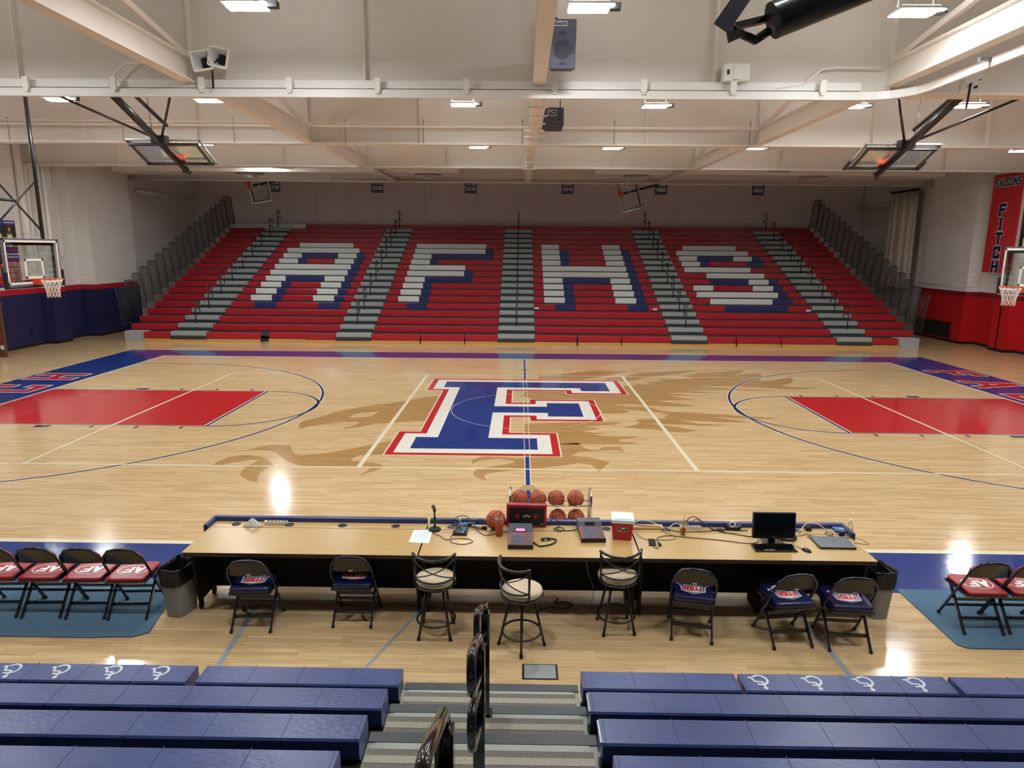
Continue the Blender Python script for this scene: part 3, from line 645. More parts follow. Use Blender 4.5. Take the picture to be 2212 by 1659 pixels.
# ------------------------------------------------------------------ basketball backstops
def board_parts(t, M, net=True, pads=True, rim=True, padm='black_plastic'):
    g = G(); g.T = M; g.box(-.9, -.006, .02, .9, .006, 1.05); g.build('glass_board', 'board_glass', t)
    g = G(); g.T = M
    for (a, b, c, d) in ((-.915, 0, .915, .035), (-.915, 1.035, .915, 1.07), (-.915, 0, -.88, 1.07), (.88, 0, .915, 1.07)): g.box(a, -.03, b, c, .012, d, 0)
    for (a, b, c, d) in ((-.875, .04, .875, .085), (-.875, .985, .875, 1.03), (-.875, .04, -.83, 1.03), (.83, .04, .875, 1.03)): g.box(a, .007, b, c, .010, d, 1)
    g.build('board_frame', ['grey_metal', 'white_paint'], t)
    g = G(); g.T = M
    for (a, b, c, d) in ((-.305, .16, .305, .21), (-.305, .56, .305, .61), (-.305, .16, -.255, .61), (.255, .16, .305, .61)): g.box(a, .007, b, c, .010, d)
    g.build('target_square', 'white_paint', t)
    g = G(); g.T = M
    for z in (.1, .95): g.box(-.86, -.1, z - .03, .86, -.05, z + .03)
    for x in (-.8, .8): g.box(x - .03, -.09, .1, x + .03, -.05, .95)
    g.build('rear_frame', 'black_metal', t)
    if pads:
        g = G(); g.T = M; g.box(-.92, -.03, -.055, .92, .03, .0); g.box(-.97, -.04, -.055, -.90, .04, .34); g.box(.90, -.04, -.055, .97, .04, .34); g.build('edge_pad', padm, t, bevel=.015)
    if rim:
        g = G(); g.T = M; g.tube([(.2286 * cos(a * pi / 18), .38 + .2286 * sin(a * pi / 18), .15) for a in range(36)], .010, 8, 0, True)
        g.box(-.12, .0, .02, .12, .15, .15); g.tube([(-.1, .14, .13), (-.16, .22, .145)], .012, 6); g.tube([(.1, .14, .13), (.16, .22, .145)], .012, 6)
        r = g.build('rim', 'orange_rim', t)
        if net:
            g = G(); g.T = M; NS = 12
            def rr(k): return [.222, .185, .155, .138, .13, .135][k]
            def zz(k): return .14 - .085 * k
            for d in (-1, 1):
                for sft in range(NS):
                    g.tube([(rr(k) * cos(2 * pi * (sft + d * k * .5) / NS), .38 + rr(k) * sin(2 * pi * (sft + d * k * .5) / NS), zz(k)) for k in range(6)], .0065, 5)
            n = g.build('net', 'net_white', t)
# main goals, hanging in front of the end walls
for s, w in ((-1, 'left'), (1, 'right')):
    t = thing('basketball_hoop', 'glass basketball backboard with orange rim and white net hung from the roof at %s' % w, 'basketball hoop', (s * 11.58, 0, 2.9), -s * -pi / 2 if False else (-pi / 2 if s < 0 else pi / 2), 'court hoops')
    board_parts(t, Matrix())
    # local: front +y, x across
    far = -1 if s < 0 else 1      # local x of the far side
    g = G(); g.cyl((far * .82, -.28, 1.0), (far * .82, -.28, 4.9), .045, 10); g.build('hanger_pipe', 'black_metal', t)
    g = G(); g.cyl((-far * .72, -.28, .5), (-far * .72, -.28, 4.9), .075, 12); g.build('main_mast', 'black_metal', t)
    for (a, b) in (((far * .82, 1.25), (-far * .72, 2.55)), ((far * .82, 2.45), (-far * .72, 1.3))):
        g = G(); g.cyl((a[0], -.28, a[1]), (b[0], -.28, b[1]), .022, 8); g.build('cross_brace', 'black_metal', t)
    g = G(); g.cyl((-far * .72, -.28, 1.93), (far * .05, -.28, 1.93), .035, 10); g.build('centre_strut', 'black_metal', t)
    g = G(); g.box(-.85, -.3, .92, .85, -.05, 1.0); g.build('top_arm', 'black_metal', t)
    g = G(); g.bar((far * .8, -.25, 4.9), (far * .8, 2.6, 5.0), .05, .05); g.build('roof_arm', 'black_metal', t)
# two cross-court goals folded up under the roof
for s, xc, w in ((-1, -8.93, 'left'), (1, 9.03, 'right')):
    t = thing('folded_hoop', 'glass backboard folded up under the roof on black struts at upper %s' % w, 'basketball hoop', (xc, 2.2, 5.92), 0, 'folded side hoops')
    M = frame((0, 0, 0), (1, 0, 0), (0, .43, .9), (0, -.9, .43))
    board_parts(t, M, net=False, pads=(s > 0), padm='grille_dark')
    g = G(); g.cyl((0, .15, -.12), (0, -3.3, 1.25), .085, 12); g.build('main_mast', 'black_metal', t)
    g = G(); g.cyl((s * -.05 + .17, -1.1, .75), (s * -.05 + .17, -3.3, 1.45), .045, 10); g.build('second_mast', 'black_metal', t)
    for dx, nm in ((-1.47, 'side_strut'), (1.47, 'side_strut')):
        g = G(); g.cyl((0, -1.0, .42), (dx, -3.2, 1.2), .03, 8); g.build(nm, 'black_metal', t)
    g = G(); g.cyl((-.06, .12, -.12), (.06, .25, -.2), .075, 10); g.build('mast_end', 'black_gloss', t)
    g = G(); g.cbox((0, -1.05, .42), (.34, .22, .2)); g.build('hinge', 'black_metal', t)
    g = G(); g.tube([(s * .1, -1.2, .6), (s * .12, -1.25, 1.5)], .012, 5); g.build('cable', 'grey_metal', t)
# two goals folded sideways above the far stand
for xo, zo, Zv, Xv, w in ((-13.5, 6.72, (.98, 0, .19), (-.19, 0, .98), 'left'), (4.52, 6.43, (.968, 0, .252), (-.252, 0, .968), 'right of the middle')):
    t = thing('tilted_hoop', 'backboard turned on its side and tilted above the far stand, %s' % w, 'basketball hoop', (xo, 18.0, zo), 0, 'tilted far hoops')
    board_parts(t, frame((0, 0, 0), Xv, (0, -1, 0), Zv), net=False, pads=False)
    g = G(); Z = Vector(Zv); g.bar(Z * .2 + Vector((0, .15, 0)), Z * 2.6 + Vector((0, .2, 0)), .1, .1); g.build('arm', 'black_metal', t)
# near folded mast cut by the top right frame edge
t = thing('folded_backstop', 'black folded backstop mast and glass at the top right edge', 'basketball hoop', (1.32, -11.57, 5.16), 0)
MN = frame((0, 0, 0), (1, .012, 0), (-.0115, .9804, -.1965), (-.0023, .1964, .9805))
ax = Vector((.93, .012, .364))
g = G(); g.cyl((0, 0, 0), tuple(ax * 4.2), .104, 28); g.build('mast', 'black_metal', t)
g = G(); g.cyl(tuple(ax * 1.0), tuple(ax * 1.5), .112, 28); g.T = None; g.build('mast_sleeve', 'black_metal', t)
g = G(); g.T = MN; g.bar((-.30, .02, -.035), (-.10, .02, .26), .10, .012, up=(0, 1, 0)); g.build('angle_bar', 'speaker_dark', t)
g = G(); g.T = MN; g.add([(-.262, .03, -.05), (-.165, .03, -.035), (-.155, .03, -.07), (-.25, .03, -.115), (-.262, .045, -.05), (-.165, .045, -.035), (-.155, .045, -.07), (-.25, .045, -.115)], [(0, 3, 2, 1), (4, 5, 6, 7), (0, 1, 5, 4), (1, 2, 6, 5), (2, 3, 7, 6), (3, 0, 4, 7)]); g.build('gusset', 'black_metal', t)
g = G(); g.T = MN; g.cyl((-.23, .06, -.015), (-.075, .06, -.09), .026, 12); g.cyl((-.085, .06, -.088), (.0, .06, -.03), .026, 12); g.build('strut', 'black_metal', t)
g = G(); g.T = MN; g.bar((-.2, .07, -.0), (.0, .09, .06), .03, .04); g.build('strut', 'black_metal', t)
g = G(); g.T = MN; g.add([(-.21, .05, .02), (-.04, .05, .085), (.02, .05, .3), (-.08, .05, .3), (-.21, .06, .02), (-.04, .06, .085), (.02, .06, .3), (-.08, .06, .3)], [(0, 1, 2, 3), (7, 6, 5, 4), (0, 4, 5, 1), (1, 5, 6, 2), (2, 6, 7, 3), (3, 7, 4, 0)]); g.build('glass_corner', 'board_glass', t)
g = G(); q = ax * 1.28; g.cbox((q.x - .02, q.y - .1, q.z - .03), (.05, .01, .04)); g.build('yellow_sticker', 'brass_plate', t)
g = G(); q = ax * 3.9; g.cyl(tuple(q), (q.x, q.y, 2.85), .03, 8); g.build('hanger', 'black_metal', t)

# ------------------------------------------------------------------ far bleachers
BY, DY, BZ, DZ = 11.25, .65, .39, .2615
NR = 19
def seat(g, x0, x1, k, mi=0, y=None):
    y = BY + DY * k if y is None else y
    z = BZ + DZ * k
    pr = [(0, -.235), (0.0, -.02), (.012, -.004), (.03, 0), (.25, -.005), (.26, -.03), (.26, -.06), (.03, -.06), (.03, -.235)]
    n = len(pr)
    vs = [(x0, y + a, z + b) for a, b in pr] + [(x1, y + a, z + b) for a, b in pr]
    fs = [(i, (i + 1) % n, n + (i + 1) % n, n + i) for i in range(n)] + [tuple(range(n))[::-1], tuple(n + i for i in range(n))]
    g.add(vs, fs, mi)
    return g
def aa(*s): return s
Wt, Bn = 'seat_white', 'seat_navy'
PAT = {
 'A': {14: [(Wt,-11.85,-9.02)], 13: [(Wt,-12.31,-8.55)], 12: [(Wt,-12.31,-11.36),(Bn,-11.36,-9.5),(Wt,-9.5,-8.55),(Bn,-8.55,-8.09)], 11: [(Wt,-12.31,-11.36),(Bn,-11.36,-10.9),(Wt,-9.5,-8.55),(Bn,-8.55,-8.09)],
       10: [(Wt,-12.31,-8.55),(Bn,-8.55,-8.09)], 9: [(Wt,-12.31,-8.55),(Bn,-8.55,-8.09)], 8: [(Wt,-12.31,-11.36),(Bn,-11.36,-9.5),(Wt,-9.5,-8.55),(Bn,-8.55,-8.09)], 4: [(Bn,-11.9,-10.95),(Bn,-9.06,-8.11)]},
 'F': {14: [(Wt,-5.66,-2.0)], 13: [(Wt,-5.66,-2.0),(Bn,-2.0,-1.55)], 12: [(Wt,-5.66,-4.72),(Bn,-4.72,-1.55)], 11: [(Wt,-5.66,-4.72),(Bn,-4.72,-4.27)], 10: [(Wt,-5.66,-2.9)], 9: [(Wt,-5.66,-2.9),(Bn,-2.9,-2.45)],
       8: [(Wt,-5.66,-4.72),(Bn,-4.72,-2.45)], 4: [(Bn,-5.2,-4.27)]},
 'H': {13: [(Wt,.91,1.83),(Bn,1.83,2.28),(Wt,4.09,5.02),(Bn,5.02,5.46)], 14: [(Wt,.91,1.83),(Wt,4.09,5.02)], 10: [(Wt,.91,5.02),(Bn,5.02,5.46)], 9: [(Wt,.91,5.02),(Bn,5.02,5.46)],
       8: [(Wt,.91,1.83),(Bn,1.83,4.09),(Wt,4.09,5.02),(Bn,5.02,5.46)], 4: [(Bn,1.37,2.28),(Bn,4.56,5.46)]},
 'S': {14: [(Wt,8.32,11.1)], 13: [(Wt,7.87,11.56)], 12: [(Wt,7.87,8.79),(Bn,8.79,10.62),(Wt,10.62,11.56),(Bn,11.56,12.01)], 11: [(Wt,7.87,8.79),(Bn,8.79,9.24),(Bn,11.09,12.01)], 10: [(Wt,7.87,11.1)], 9: [(Wt,8.79,11.56)],
       8: [(Bn,8.79,10.62),(Wt,10.62,11.56),(Bn,11.56,12.01)], 7: [(Wt,7.87,8.79),(Wt,10.62,11.56),(Bn,11.56,12.01)], 6: [(Wt,7.87,11.56),(Bn,11.56,12.01)], 5: [(Wt,8.33,11.1),(Bn,11.1,12.01)], 4: [(Bn,8.8,11.57)]},
}
for k in (5, 6, 7):
    PAT['A'][k] = PAT['A'][11]; PAT['F'][k] = PAT['F'][11]; PAT['H'][k] = PAT['H'][13]
for k in (11, 12): PAT['H'][k] = PAT['H'][13]
SECS = [(-16.35, -14.43, None, 'outermost left strip of red bleacher seats with tall end rails'), (-12.93, -7.66, 'A', 'red bleacher section whose white seats form a letter A'), (-6.19, -1.08, 'F', 'red bleacher section whose white seats form a letter F'),
        (.45, 5.94, 'H', 'red bleacher section whose white seats form a letter H'), (7.42, 12.6, 'S', 'red bleacher section whose white seats form a letter S'), (14.05, 15.97, None, 'outermost right strip of red bleacher seats with tall end rails')]
FRONT = {0: [(-15.5, -14.43)], 1: [(-12.93, -10.72), (-10.45, -8.9, .2), (-8.87, -7.66)], 2: [(-6.19, -4.23), (-4.18, -2.42), (-2.38, -1.08)], 3: [(.45, 2.13), (2.19, 3.93), (3.97, 5.94)], 4: [(7.42, 8.55), (8.6, 10.37), (10.41, 12.6)], 5: [(14.05, 15.07)]}
def end_rail(t, x, k, lean, wide=1.0):
    y0 = BY + DY * k - .48; y1 = y0 + .6 * wide; z0 = BZ + DZ * k - .02; z1 = BZ + DZ * k + 1.5
    g = G()
    X = lambda z: x + lean * (z - z0)
    P = [(y0, z0), (y0, z1 - .08), (y0 + .03, z1 - .02), (y0 + .09, z1), (y1 - .09, z1), (y1 - .03, z1 - .02), (y1, z1 - .08), (y1, z0)]
    g.tube([(X(z), y, z) for y, z in P], .02, 6); g.tube([(X(z0 + .05), y0, z0 + .05), (X(z0 + .05), y1, z0 + .05)], .015, 6)
    nb = int(5 * wide)
    for i in range(1, nb + 1):
        y = y0 + (y1 - y0) * i / (nb + 1); g.tube([(X(z0 + .05), y, z0 + .05), (X(z1 - .01), y, z1 - .01)], .011, 5)
    g.build('end_rail', 'rail_dark', t, True)
def deck(t, x0, x1):
    g = G()
    for k in range(1, NR):
        y = BY + DY * k; z = BZ + DZ * k
        g.box(x0, y - (.3 if k == 1 else .39), z - .44, x1, y + .03, z - .385)
        g.box(x0, y + .035, z - .4, x1, y + .06, z - .06)
        g.box(x0, y - .40, z - .40, x1, y - .385, z - .36) if k > 1 else None
    # sloped closure under the tiers
    yt = BY + DY * (NR - 1); zt = BZ + DZ * (NR - 1) - .45
    g.add([(x0, BY + .3, .02), (x1, BY + .3, .02), (x1, yt, zt), (x0, yt, zt)], [(0, 1, 2, 3)])
    g.box(x0, yt, 0, x1, yt + .5, zt + .02)
    g.build('deck', 'deck_dark', t, True)
for i, (x0, x1, let, L) in enumerate(SECS):
    t = thing('bleacher_section', L, 'bleachers', ((x0 + x1) / 2, BY, 0), 0, 'far bleacher sections')
    deck(t, x0, x1)
    for fr in FRONT[i]:
        g = G(); off = fr[2] if len(fr) > 2 else 0
        seat(g, fr[0], fr[1], 0, 0, BY + off); lab(g.build('front_bench', 'seat_red', t, True, .006), 'red front row bench')
        g = G(); g.box(fr[0] + .0, BY + off - .06, 0.0, fr[1], BY + off - .02, .13); g.box(fr[0], BY + off - .02, .0, fr[1], BY + off + .3, .155, 1); g.build('kick_board', ['kick_wood', 'deck_dark'], t, True)
    for k in range(1, NR):
        segs = sorted(PAT.get(let, {}).get(k, []), key=lambda s: s[1])
        if k == NR - 1 and i == 0: segs = [('seat_white', x0, x1)]
        if k == NR - 1 and i == 1: segs = [('seat_white', x0, -12.3)]
        cur = x0; out = []
        for (m, a, b) in segs:
            if a - cur > .02: out.append(('seat_red', cur, a))
            out.append((m, a, b)); cur = b
        if x1 - cur > .02: out.append(('seat_red', cur, x1))
        for (m, a, b) in out:
            g = G(); seat(g, a, b, k); o = g.build('bench_seat', m, t, True)
            if m == 'seat_white': lab(o, 'white bench seat')
            if m == 'seat_navy': lab(o, 'navy bench seat')
    for xs in {3: (.55, 5.75), 4: (12.45,)}.get(i, ()):
        g = G(); g.box(xs - .1, BY + DY * 4 - .004, BZ + DZ * 4 - .2, xs + .1, BY + DY * 4, BZ + DZ * 4 - .13); lab(g.build('seat_label', 'paper', t, True), 'small white paper label')
    if i == 0:
        for k in range(1, NR - 1): end_rail(t, x0 - .06, k, -.11)
        end_rail(t, x0 - .1, NR - 2 + .9, -.11, 1.6)
        g = G(); g.box(x0 - .0, BY + .1, 0, x0 + .85, BY + .5, BZ + .02); g.build('end_panel', 'panel_grey', t, True)
    if i == 5:
        for k in range(1, NR - 1): end_rail(t, x1 + .06, k, .11)
        end_rail(t, x1 + .1, NR - 2 + .9, .11, 1.6)
        g = G(); g.box(x1 - .9, BY + .1, 0, x1, BY + .5, BZ + .02); g.build('end_panel', 'panel_grey', t, True)
def rail(parent, x, y, z, h, r, d, hooks=((0, .2), (.36, .16)), sgn=1, m='black_metal', closed=False):
    g = G(); g.cyl((x, y, z), (x, y, z + h - .02), r, 8); g.box(x - .03, y - .03, z, x + .03, y + .03, z + .02)
    for (dz, dr) in hooks:
        zt = z + h - dz
        P = [(x, y, zt - .06), (x, y + sgn * .03, zt - .015), (x, y + sgn * .08, zt), (x, y + sgn * (d - .06), zt), (x, y + sgn * (d - .015), zt - .02), (x, y + sgn * d, zt - .07), (x, y + sgn * d, zt - dr)]
        g.tube(P, r, 8)
    return g.build('handrail', m, parent, True)
AIS = [(-14.43, -12.93, 'leftmost grey stepped aisle of the far bleachers'), (-7.66, -6.19, 'grey stepped aisle between the letters A and F'), (-1.08, .45, 'middle grey stepped aisle between the letters F and H'), (5.94, 7.42, 'grey stepped aisle between the letters H and S'), (12.6, 14.05, 'rightmost grey stepped aisle of the far bleachers')]
for i, (x0, x1, L) in enumerate(AIS):
    t = thing('aisle_stairs', L, 'stairs', ((x0 + x1) / 2, BY, 0), 0, 'far bleacher aisles')
    deck(t, x0, x1)
    for k in range(NR - 1):
        y = BY + DY * k; z = BZ + DZ * k
        g = G(); g.box(x0 + .02, y + .02, z - .14, x1 - .02, y + .34, z + .025, 0); g.box(x0 + .01, y + .03, max(0.02, z - .385), x1 - .01, y + .3, z - .14, 1)
        g.box(x0 + .08, y + .012, z - .115, x1 - .08, y + .021, z - .0, 0); g.build('step', ['step_grey', 'step_dark'], t, True)
    g = G(); seat(g, x0, x1, NR - 1)
    o = g.build('bench_seat', 'seat_white' if i == 0 else 'seat_red', t, True)
    g = G(); g.box(x0, BY - .06, 0, x1, BY - .02, .1); g.box(x0, BY - .02, 0, x1, BY + .04, .25, 1); g.build('kick_board', ['kick_wood', 'step_dark'], t, True)
    for k in range(1, NR - 1, 2):
        rail(t, (x0 + x1) / 2 + .0, BY + DY * k + .1, BZ + DZ * k + .02, .98, .024, .42)
# ------------------------------------------------------------------ near stand (dark blue benches) and its stairs
NY, ND, NZ, NDZ = -10.94, .62, .43, .26
def nseat(g, x0, x1, k, seams=True):
    y1 = NY - ND * k; y0 = y1 - .235; z = NZ + NDZ * k
    pr = [(y1, z - .17), (y1, z - .012), (y1 - .012, z), (y0 + .012, z), (y0, z - .012), (y0, z - .12), (y0 + .03, z - .17)]
    n = len(pr)
    g.add([(x0, a, b) for a, b in pr] + [(x1, a, b) for a, b in pr], [tuple(range(n))[::-1], tuple(n + i for i in range(n))] + [(i, (i + 1) % n, n + (i + 1) % n, n + i) for i in range(n)], 0)
    if seams:
        n = max(1, round((x1 - x0) / .456)); w = (x1 - x0) / n
        for i in range(1, n):
            x = x0 + w * i
            g.box(x - .0025, y0 - .001, z - .12, x + .0025, y1, z + .0012, 1)
        g.box(x0 + .02, y0 + .01, z, x0 + .024, y1 - .01, z + .0012, 1); g.box(x1 - .024, y0 + .01, z, x1 - .02, y1 - .01, z + .0012, 1)
def isa(g, x, y, z, mi, s=.185):
    T = Matrix.Translation((x, y, z)) @ Matrix.Rotation(pi, 4, 'Z') @ Matrix.Scale(s, 4)
    g.T = T
    g.flat(arc(-.12, .43, .1, 0, 2 * pi, 14)[:-1], 0, mi)
    g.strip([(-.13, .32), (-.09, .02), (.2, .0), (.33, -.3), (.45, -.26)], .12, 0.0005, mi)
    g.strip([(-.1, .2), (.16, .18)], .1, 0.001, mi)
    g.strip(arc(-.04, -.12, .31, radians(112), radians(325), 22), .11, 0.0002, mi)
    g.T = None
for side, rng, L in (('l', (-7.2, -1.09), 'dark blue padded bleacher section left of the near stairs'), ('r', (.36, 7.2), 'dark blue padded bleacher section right of the near stairs')):
    t = thing('bleacher_section', L, 'bleachers', ((rng[0] + rng[1]) / 2, -11.0, 0), 0, 'near bleacher sections')
    g = G()
    for k in range(7):
        yb = NY - ND * k - .24; z = NZ + NDZ * k
        g.box(rng[0], yb - .4, z - .19, rng[1], yb - .0 + .02, z - .165)
        g.box(rng[0], yb + .05, max(.0, z - .43), rng[1], yb + .08, z - .17)
    g.box(rng[0], NY - .2, 0, rng[1], NY - .17, .27)
    g.build('deck', 'black_matte', t, True)
    rows0 = [(-7.2, -2.79), (-2.71, -1.09)] if side == 'l' else [(.37, 1.62), (1.655, 3.32), (3.37, 7.2)]
    sym = (-3.06, -3.45, -3.88, -4.28, -4.7) if side == 'l' else (1.80, 2.23, 2.64, 3.05)
    for (a, b) in rows0:
        g = G(); nseat(g, a, b, 0)
        has = [x for x in sym if a < x < b]
        for x in has: isa(g, x, NY - .112, NZ + .0025, 2)
        o = g.build('front_bench', ['near_seat', 'near_line', 'symbol_white'], t, True)
        if has: lab(o, 'front bench marked with white wheelchair symbols')
    for k in range(1, 7):
        g = G(); nseat(g, rng[0], rng[1], k); g.build('bench_seat', ['near_seat', 'near_line'], t, True)
    if side == 'r':
        for k in (1, 2):
            z = NZ + NDZ * k; y = NY - ND * k
            g = G(); g.box(rng[0] - .012, y - .215, z - .02, rng[0], y - .02, z - .004); g.box(rng[0] - .02, y - .24, z - .15, rng[0] - .004, y - .2, z - .08); g.build('end_bracket', 'grey_metal', t, True)
t = thing('aisle_stairs', 'grey gritty steps with dark nosings between the blue near benches', 'stairs', (-.36, -11, 0), 0)
for k in range(6):
    y = -10.89 - ND * k; z = NDZ * (k + 1); x0, x1 = -1.085, .355
    g = G()
    g.box(x0, y - .09, z - .06, x1, y, z + .003, 0); g.box(x0, y - .62, z - .05, x1, y - .09, z - .004, 1)
    g.box(x0, y - .02, z - NDZ, x1, y - .005, z - .05, 0)
    g.box(x0 + .05, y - .62, z - .004, x1 - .05, y - .095, z + .002, 1)
    g.box(x0 + .05, y - .62, z, x1 - .05, y - .31, z + .13, 1); g.box(x0 + .05, y - .36, z + .10, x1 - .05, y - .305, z + .133, 2); g.box(x0 + .05, y - .42, z + .13, x1 - .05, y - .36, z + .135, 3); g.box(x0 + .05, y - .62, z + .13, x1 - .05, y - .42, z + .133, 2)
    g.build('step', ['tread_nose', 'tread_light', 'tread_grit', 'tread_grit_light'], t, True)
for (x, y, z, x2, y2, hh) in ((-.377, -11.62, .52, -.41, -12.06, .88), (-.345, -12.86, 1.04, -.352, -13.3, .88), (-.38, -14.05, 1.56, -.385, -14.5, .84)):
    g = G()
    g.box(x - .03, y - .03, z, x + .03, y + .03, z + hh - .06); g.box(x - .05, y - .05, z, x + .05, y + .07, z + .012)
    for dz in (0, .28):
        zt = z + hh - dz; sl = .19; q = lambda u, w: (x + (x2 - x) * u, y + (y2 - y) * u, zt + sl * u + w)
        g.tube([q(0, -.2), q(0, -.03), q(.06, 0), q(.86, 0), q(.95, -.015), q(1, -.06), q(1, -.15), q(.95, -.195), q(.86, -.21), q(0, -.2)], .021, 10)
    g.build('handrail', 'black_gloss', t, True)
    g = G(); g.box(x - .01, y + .03, z - .18, x + .07, y + .05, z + .0); g.build('rail_bracket', 'grey_metal', t, True)
t = thing('floor_plate', 'square steel floor cover plate at the foot of the near stairs', 'floor plate', (.06, -10.34, 0), 0)
g = G(); g.box(-.165, -.115, 0, .165, .115, .004); g.build('rim', 'black_base', t)
g = G(); g.box(-.145, -.1, .004, .145, .1, .007); g.build('plate', 'steel_plate', t)

# ------------------------------------------------------------------ scorers tables
TT = .76
def table(name_l, x0, x1, left, right, grom):
    xc = (x0 + x1) / 2
    t = thing('scorers_table', name_l, 'table', (xc, -9.15, 0), 0, 'row of scorers tables')
    g = G(); g.box(x0, -9.55, TT - .005, x1, -8.74, TT, 0); g.box(x0 + .002, -9.548, TT - .045, x1 - .002, -8.742, TT - .005, 1); g.box(x0, -8.905, TT, x1, -8.898, TT + .0008, 1)
    g.build('tabletop', ['oak_top', 'table_edge'], t, True)
    g = G(); g.box(x0 + .04, -8.96, .08, x1 - .04, -8.93, TT - .045); g.build('back_panel', 'black_matte', t, True)
    for x in (x0 + .03, x1 - .03):
        g = G(); g.box(x - .015, -9.42, .62, x + .015, -8.95, TT - .045); g.prism([(-9.36, .11), (-8.95, .11), (-8.95, .62), (-9.42, .62)], 0, .03) if 0 else g.add([(x - .015, -9.33, .1), (x - .015, -8.95, .1), (x - .015, -8.95, .63), (x - .015, -9.42, .63), (x + .015, -9.33, .1), (x + .015, -8.95, .1), (x + .015, -8.95, .63), (x + .015, -9.42, .63)], [(0, 3, 2, 1), (4, 5, 6, 7), (0, 1, 5, 4), (1, 2, 6, 5), (2, 3, 7, 6), (3, 0, 4, 7)])
        g.build('side_panel', 'black_matte', t, True)
        for y in (-9.3, -8.99):
            g = G(); g.cyl((x - .012, y, .04), (x + .012, y, .04), .04, 14); g.box(x - .018, y - .02, .04, x + .018, y + .02, .11); g.build('caster', 'dark_rubber', t, True)
    g = G(); a = x0 - (.05 if left else -.005); b = x1 + (.05 if right else -.005)
    g.box(a, -8.735, .2, b, -8.66, .81)
    if left: g.box(x0 - .06, -8.95, .5, x0 - .004, -8.68, .806)
    if right: g.box(x1 + .004, -8.97, .5, x1 + .06, -8.68, .806)
    g.build('front_pad', 'pad_blue', t, True, .02)
    for x in grom:
        g = G(); g.lathe([(.05, 0), (.05, .004), (.042, .005), (.04, .002), (.001, .002)], 20, (x, -8.82, TT)); g.build('cable_grommet', 'black_plastic', t, True)
    return t
table('left scorers table with a bare top, towel and power strip', -3.59, -1.18, True, False, (-3.33, -2.73, -2.13, -1.53))
table('middle scorers table carrying the game consoles and red cooler', -1.165, 1.095, False, False, (-.9, .83))
table('right scorers table carrying the monitor and laptop', 1.11, 3.48, False, True, (1.5, 2.1, 2.95))
for x in (-.55, .62):
    pass

